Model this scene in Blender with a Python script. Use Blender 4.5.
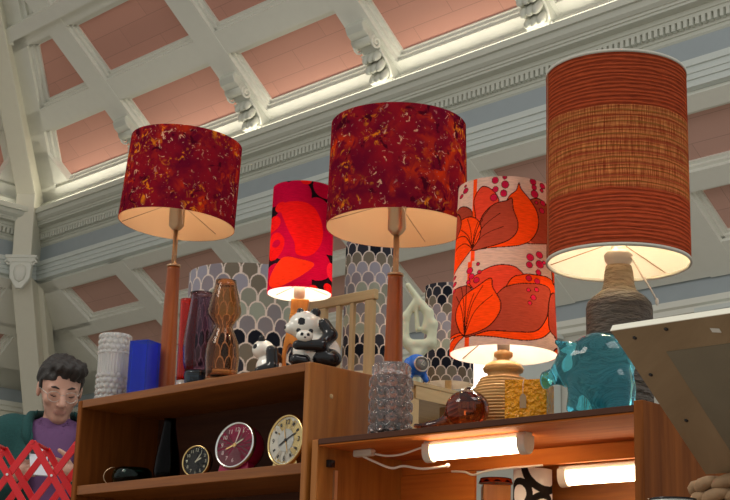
import bpy, bmesh, math, random
import numpy as np
from mathutils import Vector, Matrix
for o in list(bpy.data.objects): bpy.data.objects.remove(o)
C = bpy.context.scene
COL = C.collection
PI = math.pi
R_ = math.radians
random.seed(7)
rng = np.random.RandomState(5)

# ------------------------------------------------------------ camera
PITCH, ROLL = R_(15.43), R_(1.8)
Fv = Vector((0, math.cos(PITCH), math.sin(PITCH)))
X0 = Vector((1, 0, 0)); U0 = X0.cross(Fv)
Xv = math.cos(ROLL)*X0 + math.sin(ROLL)*U0
Uv = -math.sin(ROLL)*X0 + math.cos(ROLL)*U0
cd = bpy.data.cameras.new('camera'); cam = bpy.data.objects.new('camera', cd); COL.objects.link(cam)
cd.sensor_width = 36; cd.lens = 1500/730*36; cd.clip_end = 200; cd.clip_start = .05
m = Matrix((Xv, Uv, -Fv)).transposed().to_4x4(); m.translation = Vector((0, 0, .6))
cam.matrix_world = m
C.camera = cam
# ------------------------------------------------------------ world, fill lights, exposure
w = bpy.data.worlds.new('world'); C.world = w; w.use_nodes = True
bg = w.node_tree.nodes['Background']; bg.inputs[0].default_value = (.97, .98, .94, 1); bg.inputs[1].default_value = .56
C.view_settings.view_transform = 'Standard'; C.view_settings.look = 'None'
C.view_settings.exposure = 0; C.view_settings.gamma = 1; C.view_settings.use_curve_mapping = False
def area(name, loc, target, sx, sy, energy, color=(1, 1, 1)):
    l = bpy.data.lights.new(name, 'AREA'); l.shape = 'RECTANGLE'; l.size = sx; l.size_y = sy; l.energy = energy; l.color = color
    o = bpy.data.objects.new(name, l); COL.objects.link(o); o.location = loc
    o.rotation_euler = (Vector(target)-Vector(loc)).to_track_quat('-Z', 'Y').to_euler(); return o
area('overhead_fill', (3.5, 0, 8.5), (0, 4.5, 1.2), 5, 3, 230, (1, .98, .95))  # unseen overhead area light, added so the glass looks less flat
area('warm_fill', (-6, 1, 7), (-1, 4, 1.2), 2.5, 2.5, 210, (1, .93, .82))  # unseen warm area light, added as fill from the upper left

# ------------------------------------------------------------ materials
def nt(name):
    mt = bpy.data.materials.new(name); mt.use_nodes = True
    n = mt.node_tree; b = n.nodes['Principled BSDF']; return mt, n, b
def setp(b, **k):
    for a, v in k.items():
        b.inputs[a.replace('_', ' ')].default_value = v
def plain(name, col, rough=.5, bump=0, bscale=60, var=.0, **k):
    mt, n, b = nt(name); setp(b, Base_Color=(*col, 1), Roughness=rough, **k)
    tc = n.nodes.new('ShaderNodeTexCoord'); nz = n.nodes.new('ShaderNodeTexNoise'); nz.inputs['Scale'].default_value = bscale; nz.inputs['Detail'].default_value = 4
    n.links.new(tc.outputs['Object'], nz.inputs['Vector'])
    if var:
        mx = n.nodes.new('ShaderNodeMix'); mx.data_type = 'RGBA'; mx.inputs[6].default_value = (*[c*(1-var) for c in col], 1); mx.inputs[7].default_value = (*[min(1, c*(1+var)) for c in col], 1)
        n.links.new(nz.outputs[0], mx.inputs[0]); n.links.new(mx.outputs[2], b.inputs['Base Color'])
    if bump:
        bp = n.nodes.new('ShaderNodeBump'); bp.inputs['Strength'].default_value = bump; bp.inputs['Distance'].default_value = .004
        n.links.new(nz.outputs[0], bp.inputs['Height']); n.links.new(bp.outputs[0], b.inputs['Normal'])
    return mt
def wood(name, c1, c2, axis=0, scale=9, stretch=14, rough=.38, coat=.15):
    mt, n, b = nt(name); setp(b, Roughness=rough); b.inputs['Specular IOR Level'].default_value = .3; b.inputs['Coat Weight'].default_value = coat*.4; b.inputs['Coat Roughness'].default_value = .3
    tc = n.nodes.new('ShaderNodeTexCoord'); mp = n.nodes.new('ShaderNodeMapping'); s = [scale*stretch/3]*3; s[axis] = scale/3; mp.inputs['Scale'].default_value = s
    nz = n.nodes.new('ShaderNodeTexNoise'); nz.inputs['Scale'].default_value = 1; nz.inputs['Detail'].default_value = 6; nz.inputs['Roughness'].default_value = .62; nz.inputs['Distortion'].default_value = .6
    cr = n.nodes.new('ShaderNodeValToRGB'); cr.color_ramp.elements[0].color = (*c1, 1); cr.color_ramp.elements[1].color = (*c2, 1); cr.color_ramp.elements[0].position = .3; cr.color_ramp.elements[1].position = .7
    L = n.links.new
    L(tc.outputs['Object'], mp.inputs['Vector']); L(mp.outputs[0], nz.inputs['Vector']); L(nz.outputs[0], cr.inputs[0]); L(cr.outputs[0], b.inputs['Base Color'])
    bp = n.nodes.new('ShaderNodeBump'); bp.inputs['Strength'].default_value = .12; bp.inputs['Distance'].default_value = .002; L(nz.outputs[0], bp.inputs['Height']); L(bp.outputs[0], b.inputs['Normal'])
    return mt
def glass(name, col, rough=.02, ior=1.45, trans=1.0, bump=0, bscale=30):
    mt, n, b = nt(name); setp(b, Base_Color=(*col, 1), Roughness=rough, IOR=ior); b.inputs['Transmission Weight'].default_value = trans
    if bump:
        tc = n.nodes.new('ShaderNodeTexCoord'); nz = n.nodes.new('ShaderNodeTexNoise'); nz.inputs['Scale'].default_value = bscale; n.links.new(tc.outputs['Object'], nz.inputs['Vector'])
        bp = n.nodes.new('ShaderNodeBump'); bp.inputs['Strength'].default_value = bump; bp.inputs['Distance'].default_value = .02
        n.links.new(nz.outputs[0], bp.inputs['Height']); n.links.new(bp.outputs[0], b.inputs['Normal'])
    return mt
def emit(name, col, s):
    mt, n, b = nt(name); setp(b, Base_Color=(*col, 1)); b.inputs['Emission Color'].default_value = (*col, 1); b.inputs['Emission Strength'].default_value = s; return mt
def cloth_out(n, colsock, col, trans, bump=None):
    """diffuse + translucent cloth for lampshades"""
    d = n.nodes.new('ShaderNodeBsdfDiffuse'); t = n.nodes.new('ShaderNodeBsdfTranslucent'); mx = n.nodes.new('ShaderNodeMixShader'); mx.inputs[0].default_value = trans
    out = n.nodes['Material Output']
    for s in (d, t):
        if colsock is not None: n.links.new(colsock, s.inputs['Color'])
        else: s.inputs['Color'].default_value = (*col, 1)
        if bump is not None: n.links.new(bump, s.inputs['Normal'])
    n.links.new(d.outputs[0], mx.inputs[1]); n.links.new(t.outputs[0], mx.inputs[2]); n.links.new(mx.outputs[0], out.inputs['Surface'])
def attr_cloth(name, trans=.4, weave=True, attr='pattern'):
    mt, n, b = nt(name); n.nodes.remove(b)
    a = n.nodes.new('ShaderNodeAttribute'); a.attribute_name = attr; cs = a.outputs['Color']; bo = None
    if weave:
        tc = n.nodes.new('ShaderNodeTexCoord'); mp = n.nodes.new('ShaderNodeMapping'); mp.inputs['Scale'].default_value = (60, 60, 700)
        nz = n.nodes.new('ShaderNodeTexNoise'); nz.inputs['Scale'].default_value = 1; nz.inputs['Detail'].default_value = 3
        n.links.new(tc.outputs['Object'], mp.inputs[0]); n.links.new(mp.outputs[0], nz.inputs['Vector'])
        mr = n.nodes.new('ShaderNodeMapRange'); mr.inputs[1].default_value = .3; mr.inputs[2].default_value = .7; mr.inputs[3].default_value = .78; mr.inputs[4].default_value = 1.1
        n.links.new(nz.outputs[0], mr.inputs[0])
        mu = n.nodes.new('ShaderNodeVectorMath'); mu.operation = 'SCALE'; n.links.new(cs, mu.inputs[0]); n.links.new(mr.outputs[0], mu.inputs['Scale']); cs = mu.outputs[0]
    cloth_out(n, cs, None, trans, bo); return mt
def lining(name, col, trans=.35):
    mt, n, b = nt(name); n.nodes.remove(b); cloth_out(n, None, col, trans); return mt

M = {}
M['white'] = plain('white_paint', (.83, .83, .75), .55, .1, 8, .03)
M['white2'] = plain('cream_paint', (.82, .79, .66), .6, .1, 8, .03)
M['cool'] = plain('cool_white_paint', (.68, .73, .70), .5, .1, 8, .03)
M['frieze'] = plain('blue_grey_paint', (.40, .45, .48), .7, .1, 5, .05)
M['corn'] = plain('grey_white_paint', (.67, .68, .60), .55, .1, 8, .03)
def pink(name, c1):
    mt, n, b = nt(name); setp(b, Roughness=.8)
    tc = n.nodes.new('ShaderNodeTexCoord'); br = n.nodes.new('ShaderNodeTexBrick')
    br.inputs['Color1'].default_value = (*c1, 1); br.inputs['Color2'].default_value = (*[c*.94 for c in c1], 1); br.inputs['Mortar'].default_value = (*[c*.72 for c in c1], 1)
    br.inputs['Scale'].default_value = 1; br.inputs['Mortar Size'].default_value = .004; br.inputs['Mortar Smooth'].default_value = .3; br.inputs['Brick Width'].default_value = 1.3; br.inputs['Row Height'].default_value = .30
    n.links.new(tc.outputs['UV'], br.inputs['Vector']); n.links.new(br.outputs[0], b.inputs['Base Color']); return mt
M['pink'] = pink('pink_board', (.72, .36, .28))
M['mauve'] = pink('mauve_board', (.66, .39, .32))
M['floor'] = plain('stone_floor', (.42, .38, .33), .5, .1, 6, .1)
M['plaster'] = plain('plaster_wall', (.62, .6, .53), .7, .1, 6, .04)
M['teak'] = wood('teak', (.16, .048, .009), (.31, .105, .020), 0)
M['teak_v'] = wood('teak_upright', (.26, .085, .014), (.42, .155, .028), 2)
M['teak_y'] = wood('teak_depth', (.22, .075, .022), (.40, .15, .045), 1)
M['teak_lit'] = wood('tube_lit_teak', (.42, .095, .010), (.58, .165, .018), 0, rough=.8, coat=0)  # the tubes' orange light is put into this teak's colour
M['teak_d'] = wood('shaded_teak', (.13, .036, .006), (.25, .075, .014), 2, rough=.65, coat=0)  # darker copy of the teak, panel shade put into its colour
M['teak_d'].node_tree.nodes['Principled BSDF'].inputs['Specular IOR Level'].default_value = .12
M['dark_in'] = wood('shaded_dark_teak', (.05, .014, .005), (.09, .028, .010), 0, rough=.7, coat=0)  # lack of light inside the bookcase put into a darker teak colour
M['lampwood'] = wood('lamp_teak', (.24, .05, .010), (.38, .095, .02), 2, 12, rough=.3)
M['poppywood'] = wood('light_lamp_teak', (.62, .19, .025), (.78, .29, .045), 2, 12, rough=.3)
M['oak_x'] = wood('pale_oak', (.45, .29, .13), (.62, .43, .21), 0, 6)
M['oak_v'] = wood('pale_oak_upright', (.45, .29, .13), (.62, .43, .21), 2, 6)
M['oak_y'] = wood('pale_oak_depth', (.45, .29, .13), (.62, .43, .21), 1, 6)
M['ply'] = wood('bare_plywood', (.23, .155, .085), (.34, .24, .14), 1, 4, 5, .7, 0)
M['brass'] = plain('brushed_brass', (.62, .42, .26), .32, Metallic=.85)
M['gold'] = plain('polished_gold', (.80, .58, .26), .18, Metallic=1.0)
M['chrome'] = plain('chrome', (.8, .78, .75), .12, Metallic=1.0)
M['white_pl'] = plain('white_plastic', (.62, .54, .45), .4)
M['cable'] = plain('white_cable', (.78, .66, .55), .45)
M['black'] = plain('black_gloss', (.012, .012, .014), .12)
M['lens'] = glass('clock_glass', (1, 1, 1), .0, 1.1)

# ------------------------------------------------------------ mesh helpers
class MB:
    def __init__(s): s.v = []; s.f = []; s.m = []; s.sm = []; s.uv = {}
    def add(s, v, f, mi=0, smooth=False):
        o = len(s.v); s.v += [tuple(p) for p in v]
        for q in f: s.f.append(tuple(i+o for i in q)); s.m.append(mi); s.sm.append(smooth)
        return s
    def box(s, c, d, rot=None, mi=0, taper=1):
        h = [x/2 for x in d]; vs = []
        for z in (-1, 1):
            t = taper if z > 0 else 1
            for x, y in ((-1, -1), (1, -1), (1, 1), (-1, 1)):
                p = Vector((x*h[0]*t, y*h[1]*t, z*h[2]));
                if rot is not None: p = rot @ p
                vs.append(p+Vector(c))
        return s.add(vs, [(0, 3, 2, 1), (4, 5, 6, 7), (0, 1, 5, 4), (1, 2, 6, 5), (2, 3, 7, 6), (3, 0, 4, 7)], mi)
    def bb(s, a, b, mi=0):   # box from corner to corner
        return s.box([(x+y)/2 for x, y in zip(a, b)], [abs(y-x) for x, y in zip(a, b)], None, mi)
    def beam(s, a, b, wd, th, up=(0, 0, 1), mi=0):
        a = Vector(a); b = Vector(b); d = b-a; L = d.length; z = d/L; up = Vector(up)
        x = up.cross(z); x.normalize(); y = z.cross(x)
        return s.box((a+b)/2, (wd, th, L), Matrix((x, y, z)).transposed(), mi)
    def lathe(s, pr, seg=48, mi=0, c=(0, 0, 0), smooth=True, cap=True, fr=None, sx=1, sy=1, cap_end=None):
        v = []; f = []
        for r, z in pr:
            for k in range(seg):
                a = 2*PI*k/seg; rr = r*(fr(a, z) if fr else 1)
                v.append((c[0]+rr*math.cos(a)*sx, c[1]+rr*math.sin(a)*sy, c[2]+z))
        for i in range(len(pr)-1):
            for k in range(seg):
                k2 = (k+1) % seg; f.append((i*seg+k, i*seg+k2, (i+1)*seg+k2, (i+1)*seg+k))
        s.add(v, f, mi, smooth)
        if cap:
            s.add(v[:seg], [tuple(reversed(range(seg)))], mi); s.add(v[-seg:], [tuple(range(seg))], mi)
        return s
    def tube(s, pts, r, seg=8, mi=0, closed=False):
        pts = [Vector(p) for p in pts]; n = len(pts); v = []; f = []; prev = None
        for i, p in enumerate(pts):
            if closed: t = pts[(i+1) % n]-pts[i-1]
            else: t = pts[min(i+1, n-1)]-pts[max(i-1, 0)]
            t.normalize()
            if prev is None: a = t.orthogonal().normalized()
            else: a = (prev-t*prev.dot(t)).normalized()
            prev = a; b = t.cross(a); rr = r[i] if isinstance(r, (list, tuple)) else r
            for k in range(seg): an = 2*PI*k/seg; v.append(p+a*math.cos(an)*rr+b*math.sin(an)*rr)
        for i in range(n if closed else n-1):
            j = (i+1) % n
            for k in range(seg): k2 = (k+1) % seg; f.append((i*seg+k, i*seg+k2, j*seg+k2, j*seg+k))
        s.add(v, f, mi, True)
        if not closed: s.add(v[:seg], [tuple(reversed(range(seg)))], mi); s.add(v[-seg:], [tuple(range(seg))], mi)
        return s
    def ell(s, c, r, mi=0, rot=None, seg=24, ring=14):
        v = []; f = []
        for i in range(ring+1):
            t = PI*i/ring
            for k in range(seg):
                a = 2*PI*k/seg; p = Vector((r[0]*math.sin(t)*math.cos(a), r[1]*math.sin(t)*math.sin(a), -r[2]*math.cos(t)))
                if rot is not None: p = rot @ p
                v.append(p+Vector(c))
        for i in range(ring):
            for k in range(seg): k2 = (k+1) % seg; f.append((i*seg+k, i*seg+k2, (i+1)*seg+k2, (i+1)*seg+k))
        return s.add(v, f, mi, True)
    def prism(s, poly, n, mi=0):
        """extrude a list of 3D points by vector n"""
        k = len(poly); n = Vector(n); a = [Vector(p) for p in poly]; b = [p+n for p in a]
        s.add(a+b, [tuple(reversed(range(k))), tuple(range(k, 2*k))]+[(i, (i+1) % k, (i+1) % k+k, i+k) for i in range(k)], mi); return s
    def build(s, name, mats, parent=None, loc=None, rz=0, bevel=0, fix=True, **tags):
        me = bpy.data.meshes.new(name); me.from_pydata(s.v, [], s.f)
        if not isinstance(mats, (list, tuple)): mats = [mats]
        for q in mats: me.materials.append(M[q] if isinstance(q, str) else q)
        me.polygons.foreach_set('material_index', s.m); me.polygons.foreach_set('use_smooth', s.sm); me.update()
        bm = bmesh.new(); bm.from_mesh(me); bmesh.ops.remove_doubles(bm, verts=bm.verts, dist=1e-6)
        if fix: bmesh.ops.recalc_face_normals(bm, faces=bm.faces)
        bm.to_mesh(me); bm.free()
        o = bpy.data.objects.new(name, me); COL.objects.link(o)
        if parent is not None: o.parent = parent
        if loc is not None: o.location = loc
        o.rotation_euler = (0, 0, rz)
        if bevel:
            b = o.modifiers.new('bevel', 'BEVEL'); b.width = bevel; b.segments = 2; b.limit_method = 'ANGLE'; b.angle_limit = R_(50)
        tag(o, **tags); return o
def tag(o, label=None, cat=None, group=None, kind=None):
    if label: o['label'] = label
    if cat: o['category'] = cat
    if group: o['group'] = group
    if kind: o['kind'] = kind
    return o
def empty(name, loc, rz=0, label=None, cat=None, group=None):
    o = bpy.data.objects.new(name, None); COL.objects.link(o); o.location = loc; o.rotation_euler = (0, 0, rz); o.empty_display_size = .05
    return tag(o, label, cat, group)
def point(parent, loc, e, col, r=.03, name='bulb_light'):
    l = bpy.data.lights.new(name, 'POINT'); l.energy = e; l.color = col; l.shadow_soft_size = r
    o = bpy.data.objects.new(name, l); COL.objects.link(o); o.parent = parent; o.location = loc; return o
# rounded-blend distance field + surface nets, for organic shapes
def sd_ell(P, c, r, rot=None):
    q = P-np.array(c, float)
    if rot is not None: q = q @ np.array(rot)
    r = np.array(r, float); k0 = np.linalg.norm(q/r, axis=-1); k1 = np.linalg.norm(q/r**2, axis=-1)+1e-9
    return k0*(k0-1)/k1
def sd_cap(P, a, b, ra, rb):
    a = np.array(a, float); b = np.array(b, float); d = b-a; t = np.clip(((P-a)@d)/(d@d), 0, 1)
    return np.linalg.norm(P-(a+t[..., None]*d), axis=-1)-(ra+(rb-ra)*t)
def smin(a, b, k):
    h = np.clip(.5+.5*(b-a)/k, 0, 1); return b*(1-h)+a*h-k*h*(1-h)
def surfnet(fn, lo, hi, res):
    lo = np.array(lo, float); n = [int(math.ceil((h-l)/res))+1 for l, h in zip(lo, hi)]
    g = [lo[i]+res*np.arange(n[i]) for i in range(3)]
    P = np.stack(np.meshgrid(*g, indexing='ij'), -1); F = fn(P); S = F < 0
    acc = np.zeros((n[0]-1, n[1]-1, n[2]-1, 3)); cnt = np.zeros(acc.shape[:3])
    corner = lambda A, i, j, k: A[i:n[0]-1+i, j:n[1]-1+j, k:n[2]-1+k]
    for ax in range(3):
        for p in (0, 1):
            for q in (0, 1):
                o0 = [p, q]; o0.insert(ax, 0); o1 = list(o0); o1[ax] = 1
                f0 = corner(F, *o0); f1 = corner(F, *o1); ch = corner(S, *o0) != corner(S, *o1)
                t = np.where(ch, f0/np.where(ch, f0-f1, 1), 0); pos = np.zeros(acc.shape)
                for a in range(3): pos[..., a] = o0[a]
                pos[..., ax] = t; acc += pos*ch[..., None]; cnt += ch
    act = cnt > 0; idx = -np.ones(act.shape, int); idx[act] = np.arange(act.sum())
    ijk = np.argwhere(act); V = lo+res*(ijk+acc[act]/cnt[act][:, None])
    fs = []
    for ax in range(3):
        sl0 = [slice(None)]*3; sl1 = [slice(None)]*3; sl0[ax] = slice(0, -1); sl1[ax] = slice(1, None)
        ch = S[tuple(sl0)] != S[tuple(sl1)]; b, c = [(1, 2), (0, 2), (0, 1)][ax]
        e = np.argwhere(ch); e = e[(e[:, b] > 0) & (e[:, c] > 0) & (e[:, b] < n[b]-1) & (e[:, c] < n[c]-1)]
        def cell(db, dc):
            q = e.copy(); q[:, b] -= db; q[:, c] -= dc; return idx[q[:, 0], q[:, 1], q[:, 2]]
        Q = np.stack([cell(1, 1), cell(0, 1), cell(0, 0), cell(1, 0)], 1)
        ins = S[tuple(e.T)]; flip = ins if ax != 1 else ~ins
        Q[~flip] = Q[~flip][:, ::-1]; fs.append(Q)
    Q = np.concatenate(fs); Q = Q[(Q >= 0).all(1)]
    return V, Q
def sdf_obj(name, fn, lo, hi, res, mats, parent=None, loc=None, rz=0, colour=None, **tags):
    V, Q = surfnet(fn, lo, hi, res); b = MB(); me = bpy.data.meshes.new(name); me.from_pydata(V.tolist(), [], Q.tolist())
    if not isinstance(mats, (list, tuple)): mats = [mats]
    for q in mats: me.materials.append(M[q] if isinstance(q, str) else q)
    if colour is not None:
        cen = V[Q].mean(1); me.polygons.foreach_set('material_index', colour(cen).astype(np.int32))
    me.polygons.foreach_set('use_smooth', [True]*len(me.polygons)); me.update()
    o = bpy.data.objects.new(name, me); COL.objects.link(o)
    if parent is not None: o.parent = parent
    if loc is not None: o.location = loc
    o.rotation_euler = (0, 0, rz); return tag(o, **tags)

# ------------------------------------------------------------ frames
class Fr:
    def __init__(s, x, y, deg): s.o = (x, y); s.a = R_(deg); s.e = Vector((math.cos(s.a), math.sin(s.a), 0)); s.w = Vector((-math.sin(s.a), math.cos(s.a), 0))
    def P(s, a, b, z): return Vector((s.o[0], s.o[1], 0))+s.e*a+s.w*b+Vector((0, 0, z))
FL = Fr(-.12357, 3.54219, -45.5); FR = Fr(-.1111, 3.5374, -43.5)
ZL, ZS, ZR = 1.297, 1.056, 1.108
# the hall: hu runs along the long cornice to the left, hv runs away from the viewer
HA = R_(133.2); hu = Vector((math.cos(HA), math.sin(HA), 0)); hv = Vector((math.sin(HA), -math.cos(HA), 0))
def H(U, V, Z): return hu*U+hv*V+Vector((0, 0, Z+.6))
def HM(U, V, Z): return H(8.3+V, U-8.3, Z)      # the left wall, mirrored about the corner
# ------------------------------------------------------------ hall shell
def extr(b, prof, T, u0, closed=False, mi=0, mis=None):
    """profile of (V,Z) swept along the wall from u0 to the mitre at the corner"""
    n = len(prof); v = [T(u0, V, Z) for V, Z in prof]+[T(V+8.3, V, Z) for V, Z in prof]
    for i in range(n-1): b.add([v[i], v[i+1], v[n+i+1], v[n+i]], [(0, 1, 2, 3)], mis[i] if mis else mi)
TH = R_(40); CT, ST = math.cos(TH), math.sin(TH); SL = .7
def up_pt(T, U, V, n=0): return T(U, V-n*ST, 6.95+(12-V)*ST/CT-n*CT)      # on the upper slope, raised n into the hall
L35 = math.atan(SL)
def lo_pt(T, U, V, n=0): return T(U, V-n*math.sin(L35), 5.5-(V-12.2)*SL-n*math.cos(L35))
def slab(b, pt, T, u0, u1, v0, v1, n0, n1, mi=0, hip=True):
    """board between two V's, cut by the corner mitre"""
    def cl(u, v): return min(u, v+8.3) if hip else u
    q = [(cl(u0, v0), v0), (cl(u1, v0), v0), (cl(u1, v1), v1), (cl(u0, v1), v1)]
    lo = [pt(T, u, v, n0) for u, v in q]; hi = [pt(T, u, v, n1) for u, v in q]
    b.add(lo+hi, [(0, 1, 2, 3), (4, 5, 6, 7), (0, 1, 5, 4), (1, 2, 6, 5), (2, 3, 7, 6), (3, 0, 4, 7)], mi)
def panel_uv(o, pts_uv):
    me = o.data; uvl = me.uv_layers.new(name='UVMap'); d = {}
    for v in me.vertices:
        p = v.co - Vector((0, 0, .6)); d[v.index] = (p.dot(hu), p.dot(hv), p.z)
    for l in me.loops:
        a = d[l.vertex_index]; uvl.data[l.index].uv = pts_uv(a)
def ceiling_facet(T, name, lit, umin, ribsU, ribsL, mat_up, mat_lo, mwhite, side):
    # pink boards
    b = MB(); b.add([up_pt(T, umin, 12.1, -.07), up_pt(T, 20.4, 12.1, -.07), up_pt(T, 14.3, 6, -.07), up_pt(T, umin, 6, -.07)], [(0, 1, 2, 3)])
    o = b.build('ceiling', mat_up, kind='structure')
    ax = (0, 1) if T is H else (1, 0)
    panel_uv(o, lambda a: (a[ax[0]], (a[2])/ST))
    b = MB(); b.add([lo_pt(T, umin, 12.0, -.07), lo_pt(T, 20.3, 12.0, -.07), lo_pt(T, 22.2, 13.9, -.07), lo_pt(T, umin, 13.9, -.07)], [(0, 1, 2, 3)])
    o = b.build('ceiling', mat_lo, kind='structure'); panel_uv(o, lambda a: (a[ax[0]], a[2]/math.sin(L35)))
    # rails and ribs
    b = MB(); rows = [(12.1, 11.78), (11.21, 10.83), (10.24, 9.9), (9.3, 8.9), (8.3, 7.9), (7.3, 6.9)]
    e = .06
    for v0, v1 in rows:
        slab(b, up_pt, T, umin, 99, v1+e, v0-(e if v0 < 12 else 0), -.1, .05); slab(b, up_pt, T, umin, 99, v1+e*.5, v0-(e*.5 if v0 < 12 else 0), -.1, .0); slab(b, up_pt, T, umin, 99, v1, v0, -.1, -.04)
    slab(b, up_pt, T, umin, 99, 9.9, 10.05, -.05, .16)
    for u in ribsU:
        for hw, n in ((.21, .055), (.255, .0), (.30, -.04)): slab(b, up_pt, T, u-hw, u+hw, max(6.5, u-8.3), 12, -.1, n, hip=False)
    # hip edging and the filled corner triangle
    for hw, n in ((.28, .05), (.34, .0), (.4, -.04)):
        q = [(20.3+.1, 12.1), (20.3+.1-hw*1.5, 12.1), (14.3-hw*1.5, 6), (14.3, 6)]
        lo = [up_pt(T, u, v, -.1) for u, v in q]; hi = [up_pt(T, u, v, n) for u, v in q]
        b.add(lo+hi, [(0, 1, 2, 3), (4, 5, 6, 7), (1, 2, 6, 5), (0, 1, 5, 4)])
    slab(b, up_pt, T, 19.3, 99, 11.2, 11.8, -.1, .05)
    b.build('trim_'+str(side*10+1), mwhite, kind='structure', fix=True)
    b = MB()
    rows = [(12.0, 12.22), (12.68, 13.0), (13.47, 13.95)]
    for v0, v1 in rows:
        for d, n in ((.06, .05), (.03, .0), (.0, -.04)): slab(b, lo_pt, T, umin, 99, v0+(d if v0 > 12.1 else 0), v1-d, -.1, n)
    for u in ribsL:
        for hw, n in ((.19, .055), (.235, 0), (.28, -.04)): slab(b, lo_pt, T, u-hw, u+hw, 12.0, 13.9, -.1, n)
    for k, (u0, v0, v1) in enumerate(((19.85, 12, 12.8), (20.5, 12.8, 13.9))):
        for d, n in ((.0, .05), (.05, .0), (.1, -.04)): slab(b, lo_pt, T, u0-d, 99, v0, v1, -.1, n)
    b.build('trim_'+str(side*10+2), mwhite, kind='structure')
ceiling_facet(H, 'back', True, 2, [17.24-2.46*k for k in range(6)], [18.14-2.3*k for k in range(7)], 'pink', 'mauve', 'white', 1)
ceiling_facet(HM, 'left', False, 8.5, [17.24-2.46*k for k in range(4)], [18.14-2.3*k for k in range(5)], 'pink', 'mauve', 'white', 2)
CORN = [(11.95, 6.86), (11.66, 6.86), (11.66, 6.70), (11.60, 6.70), (11.60, 6.62), (11.64, 6.62), (11.66, 6.56), (11.70, 6.53), (11.72, 6.53), (11.72, 6.50), (11.74, 6.50), (11.74, 6.47), (11.86, 6.47), (11.86, 6.42), (11.88, 6.42), (11.88, 6.38), (11.95, 6.38), (11.95, 6.27), (11.97, 6.27), (11.97, 6.23), (12.0, 6.2)]
CORN = [(11.95, 6.70), (11.64, 6.70)]+CORN[2:]
ARCH = [(12.0, 5.95), (11.86, 5.93), (11.86, 5.86), (11.885, 5.86), (11.885, 5.79), (11.90, 5.79), (11.90, 5.73), (11.92, 5.73), (11.92, 5.66), (12.3, 5.62)]
LOWC = [(13.85, 4.62), (13.6, 4.62), (13.6, 4.54), (13.66, 4.52), (13.7, 4.46), (13.74, 4.46), (13.74, 4.40), (13.85, 4.38), (13.9, 4.36)]
LOWA = [(13.9, 4.05), (13.8, 4.05), (13.8, 3.98), (13.84, 3.96), (13.84, 3.90), (13.9, 3.88)]
for k, (T, mm, u0) in enumerate(((H, 'corn', 1), (HM, 'corn', 8.4))):
    b = MB(); extr(b, CORN, T, u0); extr(b, [(11.99, 6.3), (11.99, 5.9)], T, u0, mi=1); extr(b, [(11.93, 6.76), (11.85, 6.78), (11.81, 6.83), (11.85, 6.88), (11.93, 6.88)], T, u0); extr(b, ARCH, T, u0, mi=2)
    b.build('trim_%d3' % (k+1), ['corn', 'frieze', 'cool'], kind='structure')
    b = MB(); n = int((20.2-u0)/.072)
    for i in range(n):
        u = 20.15-i*.072; p = [T(u, 11.95, 6.38), T(u-.042, 11.95, 6.38), T(u-.042, 11.95, 6.30), T(u, 11.95, 6.30)]
        b.prism(p, (T(0, -.07, 0)-T(0, 0, 0)), 0)
    b.build('trim_%d4' % (k+1), 'corn', kind='structure')
    b = MB(); extr(b, LOWC, T, u0); extr(b, [(13.9, 4.4), (13.9, 4.0)], T, u0, mi=1); extr(b, LOWA, T, u0); extr(b, [(13.92, 3.95), (13.92, -.6)], T, u0, mi=2)
    b.build('wall_back' if k == 0 else 'wall_left', ['white', 'frieze', 'plaster'], kind='structure')
# pilasters of the lower back wall
b = MB()
for u in (6.6, 9.2, 11.8, 14.4, 17.0):
    p = [H(u, 13.9, -.6), H(u-.5, 13.9, -.6), H(u-.5, 13.75, -.6), H(u, 13.75, -.6)]; b.prism(p, (0, 0, 4.44), 0)
    p = [H(u+.05, 13.9, 3.85), H(u-.55, 13.9, 3.85), H(u-.55, 13.7, 3.85), H(u+.05, 13.7, 3.85)]; b.prism(p, (0, 0, .05), 0)
b.build('trim_31', 'cool', kind='structure')
# hip rib of the corner, its lower pier and capital
b = MB(); dg = (hu+hv).normalized(); sd = (hu-hv).normalized()
def hip(k, o, z): return H(20.3-k-o, 12-k-o, z)
def hipbeam(pts, hw, dep0, dep1, mi=0):
    for i in range(len(pts)-1):
        q = []
        for (u, z) in (pts[i], pts[i+1]):
            for s_, dd in ((-hw, dep0), (hw, dep0), (hw, dep1), (-hw, dep1)): q.append(H(20.3+u, 12+u, z)+sd*(s_+.14)-dg*dd)
        b.add(q, [(0, 1, 2, 3), (7, 6, 5, 4), (0, 4, 5, 1), (1, 5, 6, 2), (2, 6, 7, 3), (3, 7, 4, 0)], mi)
crv = [(-.06, 5.9), (-.12, 6.9), (-.6, 7.35), (-1.1, 7.83), (-1.6, 8.30), (-2.2, 8.8), (-3, 9.45), (-4, 10.3)]
hipbeam(crv, .15, -.25, .50)
lowp = [(-.02, 5.62), (.55, 4.6), (1.2, 3.4), (2.2, 1.6), (3.4, -.6)]
hipbeam(lowp, .16, -.45, .46)
hipbeam([(u, z) for u, z in lowp], .24, -.45, .05)
b.build('trim_32', 'white2', kind='structure', bevel=.015)
cp = empty('trim_33', H(20.3, 12, 5.50)+sd*.14-dg*.42, HA-R_(135)); cp.scale = (.8, .8, .75); cp['kind'] = 'structure'
b = MB(); b.box((0, -.18, .55), (.62, .16, .07)); b.box((0, -.15, .47), (.5, .18, .09), taper=1.15)
b.prism([(-.22, -.08, .44), (.22, -.08, .44), (.2, -.08, .1), (.06, -.08, -.12), (-.06, -.08, -.12), (-.2, -.08, .1)], (0, -.14, 0)); b.build('bell', 'white', cp, bevel=.02)
for s_ in (-1, 1):
    b = MB(); b.tube([(s_*(.24+.07*math.cos(a)*(1-a/9)), -.22, .42+.07*math.sin(a)*(1-a/9)) for a in [i*.5 for i in range(14)]], .022, 6)
    b.build('volute', 'white', cp)
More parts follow.
